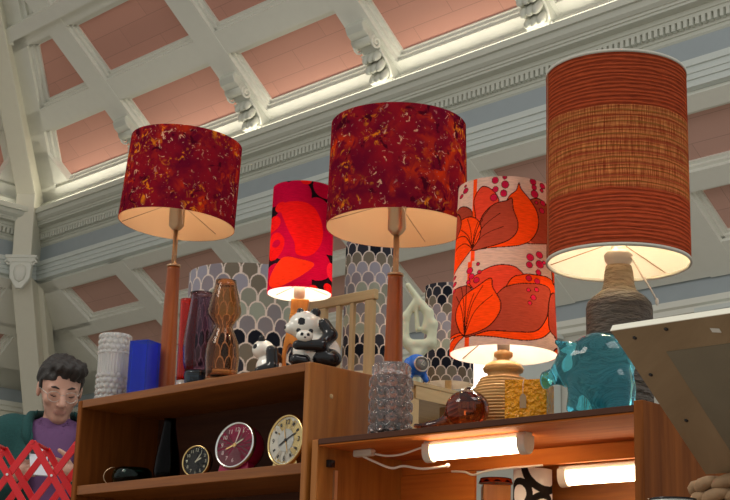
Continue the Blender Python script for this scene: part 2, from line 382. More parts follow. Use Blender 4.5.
b = MB(); b.lathe([(.0, .0), (.09, .06), (.13, .2), (.11, .34), (0, .4)], 14, sy=.5, c=(0, -.22, .0), cap=False); b.build('acanthus_leaf', 'white', cp)
# carved brackets under the ribs of the back slope
brk_lab = ['carved scroll bracket above the left red shade, mostly hidden', 'carved scroll bracket up between the two marbled red shades', 'carved scroll bracket nearest above the middle red shade', 'carved scroll bracket at the top edge, right of centre']
def bracket(u, lab):
    t = empty('ceiling_bracket', H(u, 11.92, 6.72), HA+PI, lab, 'bracket', 'scroll brackets under the ceiling ribs')
    # local: x along the wall, -y toward the hall, z up
    b = MB(); prof = [(.06, -.02), (-.10, -.02), (-.17, .02), (-.2, .10), (-.17, .17), (-.2, .25), (-.27, .36), (-.36, .44), (-.46, .52), (-.58, .55), (-.66, .60), (-.70, .68), (-.66, .75), (-.5, .78), (.06, .5)]
    prof = [(y*.95, z*1.0) for y, z in prof]
    b.prism([(-.15, y, z) for y, z in prof], (.3, 0, 0)); b.build('scroll_body', 'corn', t, bevel=.015)
    b = MB()
    for s_ in (-1, 1):
        for (cy, cz, r0) in ((-.42, .50, .085), (-.06, .07, .075)):
            b.tube([(s_*.155, cy+r0*(1-i/19)*math.cos(i*.62+2), cz+r0*(1-i/19)*math.sin(i*.62+2)) for i in range(17)], .016, 6)
        b.tube([(s_*.155, y, z) for y, z in ((-.36, .42), (-.25, .33), (-.17, .22), (-.15, .14))], .016, 6)
    b.build('side_volute', 'white', t)
    b = MB()
    for i, (y, z, r) in enumerate(((-.33, .38, .10), (-.27, .27, .11), (-.2, .16, .10))):
        for sx_ in (-.09, 0, .09): b.ell((sx_, y, z), (.06, .05, r), rot=Matrix.Rotation(-.5, 3, 'X'), seg=10, ring=8)
    b.tube([(-.16, -.47, .55), (.16, -.47, .55)], .075, 12)
    b.build('acanthus_carving', 'corn', t)
for k in range(4): bracket(17.24-2.46*k, brk_lab[k])
# cove lamps lying on the cornice ledge
for k, (T, u0, u1) in enumerate(((H, 3, 19.7), (HM, 10, 19.6))):
    b = MB(); q = [T(u0, 11.80, 6.705), T(u1, 11.80, 6.705), T(u1, 11.70, 6.705), T(u0, 11.70, 6.705)]; b.prism(q, (0, 0, .03), 0)
    b.build('cove_light_strip', emit('cove_glow%d' % k, (1, .93, .78), 5.5 if k == 0 else 1.0), label='glowing cove light strip on the '+('long right-hand' if k == 0 else 'left-hand short')+' cornice ledge', cat='light strip')
# floor
b = MB(); b.add([H(-14, -14, -.6), H(24, -14, -.6), H(24, 16, -.6), H(-14, 16, -.6)], [(0, 1, 2, 3)]); b.build('floor', 'floor', kind='structure')
# far window on the left wall
b = MB()
for i in range(3):
    b.prism([HM(21.6-i*1.6+1.2, 13.93, 3.1), HM(21.6-i*1.6+.5, 13.93, 3.1), HM(21.6-i*1.6+.5, 13.93, 4.0-.12), HM(21.6-i*1.6+1.2, 13.93, 4.0-.12)], HM(0, -.06, 0)-HM(0, 0, 0), 0)
wf = b.build('window_1', 'white2', kind='structure')

# ------------------------------------------------------------ left bookcase
W, D = .968, .28
bc = empty('bookcase', FL.P(0, 0, 0), FL.a, 'left dark teak bookcase whose shelf holds three clocks', 'bookcase')
t = .019
for x0, nm in ((-W, 'side_panel'), (-t, 'side_panel')):
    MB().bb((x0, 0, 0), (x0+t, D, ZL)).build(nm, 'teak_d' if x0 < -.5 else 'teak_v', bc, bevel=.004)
MB().bb((-W+t, .002, ZL-.022), (-t, D-.006, ZL)).build('top_panel', 'teak', bc, bevel=.002)
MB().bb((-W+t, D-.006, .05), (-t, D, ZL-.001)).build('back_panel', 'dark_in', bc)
for z in (ZS, .70, .36, .10): MB().bb((-W+t, .006, z-.026), (-t, D-.006, z)).build('shelf', 'teak', bc, bevel=.002)
b = MB()
for x, y, z in ((-t+.0005, .05, 1.245), (-W+t+.001, .10, 1.16)): b.lathe([(.005, 0), (.004, .002)], 12)
b = MB(); b.ell((.0, .075, 1.222), (.002, .006, .006), seg=12, ring=8); b.build('screw_cap', 'oak_x', bc)

def smooth(P, n=7):
    P = [Vector(p) for p in P]; k = len(P); out = []
    for i in range(k-1):
        p0, p1, p2, p3 = P[max(i-1, 0)], P[i], P[i+1], P[min(i+2, k-1)]
        for j in range(n):
            t = j/n; out.append(.5*((2*p1)+(-p0+p2)*t+(2*p0-5*p1+4*p2-p3)*t*t+(-p0+3*p1-3*p2+p3)*t**3))
    return out+[P[-1]]
# ------------------------------------------------------------ right cabinet
W2, D2 = .895, .52
cb = empty('display_cabinet', FR.P(0, 0, 0), FR.a, 'right teak cabinet with open front lit by two tubes inside', 'cabinet')
MB().bb((0, 0, 0), (.02, D2, ZR-.001)).build('side_panel', 'teak_v', cb, bevel=.002)
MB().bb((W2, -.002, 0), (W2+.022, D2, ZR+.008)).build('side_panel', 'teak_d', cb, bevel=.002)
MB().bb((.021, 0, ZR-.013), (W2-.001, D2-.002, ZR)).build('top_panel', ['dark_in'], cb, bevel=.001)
MB().bb((.021, .004, ZR-.017), (W2-.001, D2-.008, ZR-.0135)).build('top_lining', 'teak_lit', cb)
MB().bb((.021, .295, 1.052), (W2-.001, .312, ZR-.018)).build('back_rail', 'teak_lit', cb, bevel=.002)
MB().bb((.021, .295, .82), (.255, .303, 1.051)).build('back_panel', 'teak_lit', cb)
MB().bb((.271, D2-.009, .80), (W2-.001, D2-.002, ZR-.02)).build('back_panel', 'teak', cb)
MB().bb((.021, .01, .79), (W2-.001, D2-.01, .81)).build('shelf', 'teak', cb)
MB().bb((.0205, .055, .83), (.026, .065, 1.04)).build('door_track', 'brass', cb)
MB().bb((.0205, .030, 1.045), (.032, .048, 1.062)).build('hinge', 'black', cb)
# tube lamps under the top
def tubelamp(x0, x1, w, z, lab, s, cb_name='tube_light'):
    o = empty(cb_name, FR.P(x0, w, z), FR.a, lab, 'tube light', 'tube lights in the cabinet'); Lg = x1-x0
    MB().bb((.0, -.012, .018), (Lg, .012, .030)).build('backing', 'white_pl', o, bevel=.002)
    for x in (0, Lg-.022):
        b = MB(); v = []; n = 14
        for xx in (x, x+.022):
            for k in range(n+1): a = PI*k/n; v.append((xx, -.019*math.cos(a), .008-.026*math.sin(a)))
            v.append((xx, .019, .024)); v.append((xx, -.019, .024))
        k = n+3; b.add(v, [tuple(range(k)), tuple(range(2*k-1, k-1, -1))]+[(i, i+k, (i+1) % k+k, (i+1) % k) for i in range(k)]); b.build('end_cap', 'white_pl', o, bevel=.002)
    b = MB(); v = []; n = 16; xs = (.0225, Lg-.0225)
    for xx in xs:
        for k in range(n+1): a = PI*k/n; v.append((xx, -.016*math.cos(a), .008-.022*math.sin(a)))
        v.append((xx, .016, .017)); v.append((xx, -.016, .017))
    k = n+3; b.add(v, [tuple(range(k)), tuple(range(2*k-1, k-1, -1))]+[(i, i+k, (i+1) % k+k, (i+1) % k) for i in range(k)])
    b.build('diffuser', emit('tube_glow', (1, .80, .52), s), o); return o
tubelamp(.285, .575, .085, ZR-.047, 'glowing tube light under the front of the cabinet top', 14)
tubelamp(.475, .845, .34, 1.0515-.030+.0, 'glowing tube light further back beside the right upright', 11)
b = MB(); b.tube(smooth([(.112, .1, 1.078), (.15, .1, 1.071), (.20, .098, 1.071), (.26, .092, 1.080), (.299, .088, 1.081)]), .0026); 
b.build('power_cable', 'cable', None, FR.P(0, 0, 0), FR.a, label='short white cable between the small junction box and front tube', cat='cable')
b = MB(); b.bb((.048, .09, 1.074), (.106, .108, 1.0905)); b.build('junction_box', 'white_pl', None, FR.P(0, 0, 0), FR.a, bevel=.003, label='small white junction box under the cabinet top', cat='box')
b = MB(); b.tube(smooth([(.075, .098, 1.0745), (.11, .10, 1.060), (.155, .11, 1.043), (.19, .115, 1.046), (.25, .115, 1.036), (.325, .11, 1.037)]), .0028); b.ell((.327, .11, 1.038), (.006, .005, .005))
b.build('power_cable', 'cable', None, FR.P(0, 0, 0), FR.a, label='loose white cable drooping below the junction box with a blunt end', cat='cable')
b = MB(); b.tube(smooth([(.19, .288, 1.053), (.23, .288, 1.049), (.26, .285, 1.040), (.30, .285, 1.047), (.36, .288, 1.050), (.46, .288, 1.050)]), .0026)
b.build('power_cable', 'cable', None, FR.P(0, 0, 0), FR.a, label='white cable running along the lower edge of the back rail', cat='cable')

# ------------------------------------------------------------ lampshades
def inpoly(X, Y, P):
    r = np.zeros(X.shape, bool); n = len(P)
    for i in range(n):
        x1, y1 = P[i]; x2, y2 = P[(i+1) % n]
        if y1 == y2: continue
        c = ((Y > y1) != (Y > y2)) & (X < (x2-x1)*(Y-y1)/(y2-y1)+x1); r ^= c
    return r
def dline(X, Y, P, closed=False):
    d = np.full(X.shape, 9.); n = len(P)
    for i in range(n if closed else n-1):
        x1, y1 = P[i]; x2, y2 = P[(i+1) % n]; dx, dy = x2-x1, y2-y1; L = dx*dx+dy*dy+1e-12
        t = np.clip(((X-x1)*dx+(Y-y1)*dy)/L, 0, 1); d = np.minimum(d, np.hypot(X-x1-t*dx, Y-y1-t*dy))
    return d
def spline(P, n=8, closed=True):
    P = [Vector((*p, 0)) for p in P]; k = len(P); out = []
    for i in range(k if closed else k-1):
        g = (lambda j: P[j % k]) if closed else (lambda j: P[max(0, min(k-1, j))])
        p0, p1, p2, p3 = g(i-1), g(i), g(i+1), g(i+2)
        for s in range(n):
            t = s/n; q = .5*((2*p1)+(-p0+p2)*t+(2*p0-5*p1+4*p2-p3)*t*t+(-p0+3*p1-3*p2+p3)*t**3); out.append((q.x, q.y))
    if not closed: out.append((P[-1].x, P[-1].y))
    return out
def shade(parent, rb, rt, z0, z1, fabric, lin, colfn=None, nu=96, nv=2, zrot=0, rim=None, tilt=None, name='lamp_shade', seam=None):
    """open drum: outer fabric (material 0), inner lining (1). colfn(phi, t) gives a printed pattern"""
    th = .0018; b = MB(); v = []; f = []; 
    ph = np.linspace(-PI, PI, nu, endpoint=False); ts = np.linspace(0, 1, nv)
    for t in ts:
        r = rb+(rt-rb)*t; z = z0+(z1-z0)*t
        for a in ph: v.append((r*math.sin(a), -r*math.cos(a), z))
    for i in range(nv-1):
        for k in range(nu): k2 = (k+1) % nu; f.append((i*nu+k, i*nu+k2, (i+1)*nu+k2, (i+1)*nu+k))
    me = bpy.data.meshes.new(name); o1 = len(v); ni = 96; vi = []
    pi_ = np.linspace(-PI, PI, ni, endpoint=False)
    for t in (0, 1):
        r = rb+(rt-rb)*t-th; z = z0+(z1-z0)*t
        for a in pi_: v.append((r*math.sin(a), -r*math.cos(a), z))
    nf = len(f)
    for k in range(ni): k2 = (k+1) % ni; f.append((o1+k2, o1+k, o1+ni+k, o1+ni+k2))
    me.from_pydata(v, [], f); me.materials.append(M[fabric] if isinstance(fabric, str) else fabric); me.materials.append(M[lin] if isinstance(lin, str) else lin)
    me.polygons.foreach_set('material_index', [0]*nf+[1]*ni); me.polygons.foreach_set('use_smooth', [True]*len(f))
    if colfn is not None:
        A, T = np.meshgrid(ph, ts); c = np.ones((len(v), 4)); c[:nu*nv, :3] = colfn(A, T).reshape(-1, 3)
        at = me.color_attributes.new('pattern', 'FLOAT_COLOR', 'POINT'); at.data.foreach_set('color', c.ravel())
    me.update(); o = bpy.data.objects.new(name, me); COL.objects.link(o); o.parent = parent; o.rotation_euler = (0, 0, zrot)
    if tilt: o.rotation_euler = (tilt[0], tilt[1], zrot); o.location = tilt[2]
    if rim:
        for z, r in ((z0, rb), (z1, rt)):
            b = MB(); hb = rim[1]; s_ = 1 if z == z0 else -1
            b.lathe([(r+.0012, z), (r+.0012, z+s_*hb), (r-.003, z+s_*hb), (r-.003, z), (r+.0012, z)], 96, cap=False); b.build('rim_band', rim[0], o)
    return o
def ring_wire(parent, R, z, zs, n=3, nm='shade_carrier', a0=.4):
    b = MB(); b.tube([(.021*math.cos(a), .021*math.sin(a), zs) for a in [i*PI/8 for i in range(16)]], .0016, 6, closed=True)
    for k in range(n): a = a0+2*PI*k/n; b.tube([(.02*math.cos(a), .02*math.sin(a), zs), ((R-.003)*math.cos(a), (R-.003)*math.sin(a), z)], .0011, 6)
    return b.build(nm, 'brass', parent)
def bulb(parent, z, e, col, es=8, r=.026):
    b = MB(); b.lathe([(.013, z-.045), (.013, z-.03), (.018, z-.018), (r, z), (r*.95, z+.012), (r*.6, z+.024), (.001, z+.028)], 24)
    b.build('light_bulb', emit('bulb_glow_%d' % int(e*100), col, es), parent)
    point(parent, (0, 0, z+.0), e, col, .03)
# marbled red cloth of the twin lamps
def marbled():
    mt, n, b = nt('marbled_red_cloth'); n.nodes.remove(b); L = n.links.new
    tc = n.nodes.new('ShaderNodeTexCoord')
    def noise(sc, det, dist=0, off=0, sz=1):
        mp = n.nodes.new('ShaderNodeMapping'); mp.inputs['Location'].default_value = (off, off*2, off*3); mp.inputs['Scale'].default_value = (1, 1, sz)
        z = n.nodes.new('ShaderNodeTexNoise'); z.inputs['Scale'].default_value = sc; z.inputs['Detail'].default_value = det; z.inputs['Distortion'].default_value = dist; z.inputs['Roughness'].default_value = .6
        L(tc.outputs['Object'], mp.inputs[0]); L(mp.outputs[0], z.inputs['Vector']); return z.outputs[0]
    def ramp(src, a, b_):
        r = n.nodes.new('ShaderNodeMapRange'); r.inputs[1].default_value = a; r.inputs[2].default_value = b_; L(src, r.inputs[0]); return r.outputs[0]
    def mix(f, a, c):
        x = n.nodes.new('ShaderNodeMix'); x.data_type = 'RGBA'; L(f, x.inputs[0])
        if isinstance(a, tuple): x.inputs[6].default_value = (*a, 1)
        else: L(a, x.inputs[6])
        x.inputs[7].default_value = (*c, 1); return x.outputs[2]
    def mul(a, c):
        x = n.nodes.new('ShaderNodeMath'); x.operation = 'MULTIPLY'; L(a, x.inputs[0]); L(c, x.inputs[1]); return x.outputs[0]
    big = ramp(noise(9, 3, .5, 3), .50, .68)
    base = mix(ramp(noise(14, 3, .3, 9), .35, .65), (.17, .007, .032), (.33, .013, .028))
    c1 = mix(mul(big, ramp(noise(28, 5, 1, 1), .45, .55)), base, (.68, .055, .012))
    c2 = mix(mul(ramp(noise(11, 3, .5, 21), .50, .62), ramp(noise(45, 4, 1, 5), .56, .62)), c1, (.85, .30, .02))
    c3 = mix(ramp(noise(42, 4, 1.2, 13), .635, .67), c2, (.80, .52, .36))
    c4 = mix(ramp(noise(60, 3, .6, 33), .65, .69), c3, (.48, .22, .20))
    c5 = mix(ramp(noise(22, 4, .8, 41), .60, .66), c4, (.09, .006, .02))
    cloth_out(n, c5, None, .5); return mt
M['marbled'] = marbled()
M['warm_lining'] = lining('warm_cream_lining', (.86, .60, .36), .3)
M['white_lining'] = lining('white_lining', (.93, .88, .80), .42)
def stick_lamp(loc, wh, sb, lab, tilt, rz=0, seed=0, rad=.170, hgt=.245):
    """turned teak column, brass tube, marbled drum shade. wh = wood height, sb = brass height, total to the shade's lower rim"""
    o = empty('table_lamp', loc, rz, lab, 'lamp', 'marbled red table lamps')
    MB().lathe([(.034, 0), (.034, .004), (.030, .01), (.0265, .03), (.0185, wh-.01), (.0185, wh)], 40).build('base_column', 'lampwood', o)
    MB().lathe([(.0205, wh), (.0205, wh+.005), (.016, wh+.007), (.0072, wh+.008), (.0072, wh+sb)], 32).build('stem', 'brass', o)
    z = wh+sb
    MB().lathe([(.0085, z-.030), (.0145, z-.025), (.0225, z-.015), (.0225, z+.042), (.025, z+.043), (.025, z+.050), (.021, z+.052)], 32).build('lamp_holder', 'brass', o)
    zb = z-.012
    s = shade(o, rad, rad*.965, 0, hgt, 'marbled', 'warm_lining', zrot=seed, tilt=(*tilt, (0, 0, zb+tilt[2] if len(tilt) > 2 else zb)))
    s.rotation_euler = (tilt[0], tilt[1], seed); 
    ring_wire(o, rad-.002, zb+.012, z+.052, 3, a0=seed+.9)
    bulb(o, z+.10, 2.4, (1, .72, .42), 4)
    b = MB(); b.tube([(.012, -.012, z+.05), (.02, -.03, z+.02), (.022, -.033, z-.02)], .0012, 6); b.build('pull_cord', 'cable', o)
    return o
lampL = FL.P(-.775, .16, ZL)
stick_lamp(lampL, .395, .140, 'marbled red drum lamp at the left, on the bookcase top beside the cobalt vase', (0, R_(3.5)), 0, 0, .170, .252)
lampM = FR.P(.085, .185, ZR)
stick_lamp(lampM, .425, .135, 'marbled red drum lamp in the middle, standing behind the clear bobbled vase', (0, R_(.5)), 0, 2.3, .178, .272)

# poppy lamp
BX = lambda pts: [(x/84-.98 if False else x, y) for x, y in pts]
def poppy(A, T):
    # picture coordinates of the visible half: x -1..1, y 0 (bottom)..1 (top)
    X = np.where(np.abs(A) <= PI/2, np.sin(A), np.sign(A)*2-np.sin(A)); Y = T
    X = np.where(X > 1, X-2.0, np.where(X < -1, X+2.0, X)) if False else X
    c = np.empty(X.shape+(3,)); c[:] = (.015, .008, .012)
    CR, RD, OR = (.50, .004, .045), (.80, .012, .012), (.90, .045, .012)
    def put(m, col): c[m] = col
    # outer crimson petals round the flower centre (-.35,.52)
    cx, cy = -.30, .50
    asp = 3.4                                        # height over radius
    put(np.hypot(X+.28, (Y-.50)*asp) < .88, CR)
    for px, py, R in ((-.25, .86, .50), (.46, .71, .48), (.66, .97, .38), (.72, .47, .45), (.45, .22, .50), (-.80, .90, .40), (-.1, .04, .45), (-.8, .1, .45), (1.5, .8, .4), (1.6, .5, .4)): put(np.hypot(X-px, (Y-py)*asp) < R, CR)
    q = spline([(-.72, .77), (-.2, .80), (.30, .76), (.60, .62), (.62, .44), (.30, .30), (-.15, .30), (-.25, .42), (-.5, .56)])
    d = dline(X, Y*asp, [(x, y*asp) for x, y in q], True); m_ = inpoly(X, Y, q); put((d < .055) & ~m_, CR); put(m_, RD)
    q = spline([(-.95, .10), (-.60, .27), (-.05, .255), (.40, .22), (.1, .12), (-.4, .03), (-.8, 0)]); put(inpoly(X, Y, q), OR)
    q = spline([(-.98, .50), (-.75, .52), (-.55, .44), (-.6, .34), (-.8, .27), (-.98, .30)]); put(inpoly(X, Y, q), RD)
    put(np.hypot(X+.80, (Y-.42)*asp) < .12, CR); put(np.hypot(X+.95, (Y-.62)*asp) < .25, RD); put(np.hypot(X+.72, (Y-.76)*asp) < .17, RD)
    put(np.hypot(X-.05, (Y-1.02)*asp) < .20, RD); put(np.hypot((X-.97)/.6, (Y-.20)*asp) < .28, (.85, .02, .05)); put(np.hypot(X-.88, (Y-.03)*asp) < .16, RD); put(np.hypot(X-.4, (Y+.02)*asp) < .16, RD)
    return c
M['poppy_cloth'] = attr_cloth('poppy_cloth', .42, True)
pl_ = empty('table_lamp', FL.P(-.232, .165, ZL), 0, 'tall narrow lamp with a crimson poppy on black shade, curved open wooden base', 'lamp')
# base: a flat bent-wood form with an oval opening near the foot
def pbase(P):
    x, y, z = P[..., 0], P[..., 1], P[..., 2]
    hw = np.interp(z, [0, .02, .06, .10, .14, .18, .215], [.024, .026, .027, .026, .023, .021, .024])
    cx = np.interp(z, [0, .05, .10, .15, .215], [-.008, -.012, -.008, -.002, .004])
    d = np.maximum(np.abs(x-cx)-hw, np.abs(y)-np.interp(z, [0, .08, .215], [.02, .018, .022])); d = np.maximum(d, np.abs(z-.1075)-.1075)
    hole = (np.hypot((x+.016)/.0115, (z-.060)/.036)-1)*.0115
    return np.maximum(d, -hole)
sdf_obj('bentwood_base', pbase, (-.07, -.035, -.005), (.05, .035, .222), .0028, 'poppywood', pl_)
MB().lathe([(.011, .214), (.011, .222), (.015, .224), (.015, .252), (.012, .254)], 24).build('lamp_holder', 'white_pl', pl_)
shade(pl_, .085, .081, .232, .520, 'poppy_cloth', 'white_lining', poppy, 420, 260, zrot=.06)
ring_wire(pl_, .082, .240, .255, 3); bulb(pl_, .300, 5, (1, .86, .66), 6, .022)

# floral lamp
def floral(A, T):
    X = np.where(np.abs(A) <= PI/2, np.sin(A), np.sign(A)*2-np.sin(A)); Y = T; asp = 3.35
    X = X+.0
    c = np.empty(X.shape+(3,)); c[:] = (.74, .50, .42)
    OR, CO, BR, PK, LN = (.92, .075, .008), (.74, .065, .03), (.38, .055, .030), (.60, .012, .06), (.06, .008, .006)
    sc = lambda q: [(x, y*asp) for x, y in q]
    Ya = Y*asp
    def petal(q, col, line=.010, closed=True):
        q = spline(q, 8, closed); d = dline(X, Ya, sc(q), closed)
        if closed and col is not None: c[inpoly(X, Y, q)] = col
        c[d < line] = LN
    def stem(x0, x1, y0, y1): c[(X > x0) & (X < x1) & (Y > y0) & (Y < y1)] = OR
    def flower(dx, dy, k):
        f = lambda q: [(x+dx, y+dy) for x, y in q]
        if k == 0:       # upper flower
            petal(f([(-.60, .80), (-.62, .88), (-.46, .945), (-.22, .91), (-.10, .84), (-.2, .75), (-.5, .70)]), CO)
            petal(f([(-.66, .80), (-.95, .86), (-1.15, .80), (-1.0, .70), (-.75, .66)]), BR)
            petal(f([(.55, .87), (.78, .885), (1.1, .82), (1.15, .72), (.9, .635), (.45, .60), (.1, .62), (.3, .80)]), BR)
            petal(f([(.31, .962), (.36, .925), (.56, .86), (.69, .79), (.68, .70), (.52, .62), (.25, .58), (-.2, .568), (-.65, .572), (-.1, .64), (.0, .80), (.10, .875), (.25, .915)]), OR)
            petal(f([(.16, .865), (.19, .80), (.28, .72), (.24, .655), (.05, .605), (-.3, .575), (-.65, .573), (-.52, .70), (-.42, .775), (-.2, .83), (.05, .85)]), BR)
            petal(f([(-1.1, .74), (-.85, .775), (-.62, .765), (-.47, .71), (-.50, .63), (-.64, .573), (-.80, .52), (-1.0, .46), (-1.1, .42)]), OR)
            petal(f([(-.62, .575), (-.8, .62), (-1.05, .60)]), None, .009, False); petal(f([(-.62, .575), (-.78, .66), (-1.05, .68)]), None, .009, False)
        else:
            petal(f([(-.66, .37), (-.5, .42), (-.25, .455), (0, .465), (.25, .45), (.42, .39), (.38, .30), (-.1, .2)]), CO)
            petal(f([(-.60, .32), (-.85, .365), (-1.15, .33), (-1.2, .12), (-.9, .09), (-.72, .07)]), BR)
            petal(f([(.10, .365), (.35, .41), (.55, .42), (.98, .415), (.97, .28), (.92, .15), (.75, .07), (.5, .035), (.2, .03), (-.2, .045), (-.72, .066), (-1.1, .09), (-.3, .12)]), OR)
            petal(f([(-.1, .30), (.15, .345), (.5, .365), (.87, .365), (.85, .27), (.79, .175), (.58, .09), (.2, .075), (-.25, .08), (-.71, .07)]), BR)
            petal(f([(-.25, .387), (-.20, .33), (-.06, .25), (-.08, .18), (-.3, .10), (-.70, .068), (-.86, .14), (-.90, .22), (-.78, .295), (-.5, .345)]), OR)
            petal(f([(-.72, .066), (-.9, .07), (-1.1, .02), (-1.2, -.06), (-1.0, -.03), (-.85, .03)]), OR)
        ce = (-.63+dx, .573+dy) if k == 0 else (-.71+dx, .067+dy)
        for ex, ey in ((.0, .30), (.15, .24), (.32, .28), (.50, .22), (-.10, .29), (-.2, .25)) if k else ((.35, .24), (.2, .17), (.55, .2), (.1, .16), (-.12, .19), (.62, .12), (-.25, .14)):
            petal([ce, (ce[0]+ex*.35, ce[1]+ey*.6), (ce[0]+ex, ce[1]+ey)], None, .007, False)
    stem(-.65, -.57, .5, 1.0); stem(-.70, -.62, 0, .5)
    flower(0, 0, 0); flower(0, 0, 1); flower(2.05, .0, 0); flower(2.05, 0, 1); flower(-2.05, 0, 0)
    def dots(L):
        for x, y, r in L:
            d = np.hypot(X-x, (Y-y)*asp); c[d < r] = LN; c[d < r-.012] = PK
    dots([(-.19, .975, .075), (.02, .948, .083), (-.18, .92, .066), (-.01, .894, .077), (-.215, .87, .077), (.01, .993, .05)])
    dots([(.61, .983, .072), (.81, .975, .062), (.63, .95, .06), (.635, .91, .083), (.79, .945, .042), (.67, .86, .04), (.81, .87, .06), (.78, .82, .06)])
    dots([(-.82, .947, .06), (-.91, .925, .045), (-.83, .977, .03)])
    dots([(.70, .546, .072), (.515, .52, .077), (.495, .475, .068), (.70, .49, .08), (.79, .508, .04), (.67, .44, .058), (.48, .395, .062), (.64, .385, .058), (.625, .335, .048), (.47, .325, .045), (.56, .285, .058), (.49, .25, .045)])
    dots([(-.66, .447, .066), (-.50, .478, .04), (-.62, .41, .06), (-.52, .383, .062), (-.68, .38, .045), (-.47, .43, .045), (-.97, .44, .04), (-.96, .40, .045), (-.97, .36, .04)])
    return c
M['floral_cloth'] = attr_cloth('floral_cloth', .45, True)
M['stone'] = plain('tan_stoneware', (.60, .33, .11), .55, .4, 90, .12)
fl = empty('table_lamp', FR.P(.424, .187, ZR), 0, 'ribbed tan ceramic lamp with an orange leaf and berry print shade', 'lamp')
pr = [(.052, 0), (.060, .006)]
n_ = 17
for i in range(n_):
    z = .008+.118*i/n_; dz = .118/n_
    r = np.interp(z, [0, .03, .07, .095, .12, .128], [.062, .069, .071, .067, .052, .044])
    pr += [(r-.0028, z), (r, z+dz*.25), (r, z+dz*.62), (r-.0028, z+dz*.9)]
pr += [(.036, .130), (.035, .138), (.044, .141), (.046, .148), (.040, .156), (.028, .162), (.015, .166), (.014, .170), (.021, .176), (.021, .184), (.012, .188), (.011, .196)]
MB().lathe(pr, 56).build('ribbed_base', 'stone', fl)
MB().lathe([(.014, .190), (.014, .235), (.011, .238)], 24).build('lamp_holder', 'white_pl', fl); fl.scale = (1.02, 1.02, 1.036)
shade(fl, .1215, .106, .178, .562, 'floral_cloth', 'white_lining', floral, 560, 420, zrot=-.10)
ring_wire(fl, .120, .184, .238, 2, a0=2.4); bulb(fl, .30, 18, (1, .88, .68), 9)

# ribbed red lamp with straw band
def straw():
    mt, n, b = nt('red_slub_cloth'); n.nodes.remove(b); L = n.links.new
    tc = n.nodes.new('ShaderNodeTexCoord'); sp = n.nodes.new('ShaderNodeSeparateXYZ'); L(tc.outputs['UV'], sp.inputs[0])
    def mth(op, a, b_=None, c_=None):
        x = n.nodes.new('ShaderNodeMath'); x.operation = op
        for i, q in enumerate((a, b_, c_)):
            if q is None: continue
            if isinstance(q, (int, float)): x.inputs[i].default_value = q
            else: L(q, x.inputs[i])
        return x.outputs[0]
    def noise(sx, sy, det=3):
        mp = n.nodes.new('ShaderNodeMapping'); mp.inputs['Scale'].default_value = (sx, sy, 1); z = n.nodes.new('ShaderNodeTexNoise'); z.inputs['Scale'].default_value = 1; z.inputs['Detail'].default_value = det
        L(tc.outputs['UV'], mp.inputs[0]); L(mp.outputs[0], z.inputs['Vector']); return z.outputs[0]
    U_, V_ = sp.outputs[0], sp.outputs[1]
    wob = mth('MULTIPLY', mth('SUBTRACT', noise(9, 30), .5), .028)
    Vw = mth('ADD', V_, wob)
    rid = mth('SINE', mth('MULTIPLY', Vw, 2*PI*50)); rid = mth('MULTIPLY_ADD', rid, .5, .5)
    fine = noise(40, 260, 4)
    base = n.nodes.new('ShaderNodeValToRGB'); e = base.color_ramp.elements; e[0].position = .2; e[0].color = (.13, .020, .010, 1); e[1].position = .78; e[1].color = (.43, .080, .030, 1)
    L(mth('MULTIPLY_ADD', rid, .35, mth('MULTIPLY', fine, .65)), base.inputs[0])
    # straw band
    band = mth('MULTIPLY', mth('GREATER_THAN', Vw, .285), mth('LESS_THAN', Vw, .71))
    rowp = mth('MULTIPLY', Vw, 7/.425); fr_ = mth('FRACT', mth('SUBTRACT', rowp, .285*7/.425)); dark = mth('LESS_THAN', fr_, .17)
    mid = mth('LESS_THAN', mth('ABSOLUTE', mth('SUBTRACT', fr_, .58)), .045)
    vert = noise(420, 9, 2)
    st = n.nodes.new('ShaderNodeValToRGB'); e = st.color_ramp.elements; e[0].position = .36; e[0].color = (.22, .045, .016, 1); e[1].position = .68; e[1].color = (.54, .21, .07, 1); L(vert, st.inputs[0])
    def mix(f, a, c):
        x = n.nodes.new('ShaderNodeMix'); x.data_type = 'RGBA'; L(f, x.inputs[0]); L(a, x.inputs[6])
        if isinstance(c, tuple): x.inputs[7].default_value = (*c, 1)
        else: L(c, x.inputs[7])
        return x.outputs[2]
    s1 = mix(mth('MULTIPLY', mid, .6), st.outputs[0], (.16, .10, .02)); s2 = mix(mth('MULTIPLY', dark, .75), s1, (.22, .03, .015))
    k = mth('MULTIPLY', band, mth('MULTIPLY_ADD', noise(30, 60), .5, .62))
    fin = mix(k, base.outputs[0], s2)
    fin = mix(mth('GREATER_THAN', mth('ABSOLUTE', mth('SUBTRACT', U_, .262)), 2), fin, (.1, .02, .01))
    bp = n.nodes.new('ShaderNodeBump'); bp.inputs['Strength'].default_value = .6; bp.inputs['Distance'].default_value = .003; L(mth('ADD', rid, fine), bp.inputs['Height'])
    cloth_out(n, fin, None, .18, bp.outputs[0]); return mt
M['straw'] = straw()
M['trim_g'] = plain('grey_braid', (.45, .43, .37), .8, .3, 200)
M['rough_pot'] = plain('rough_dark_pot', (.085, .06, .042), .75, .3, 60, .3)
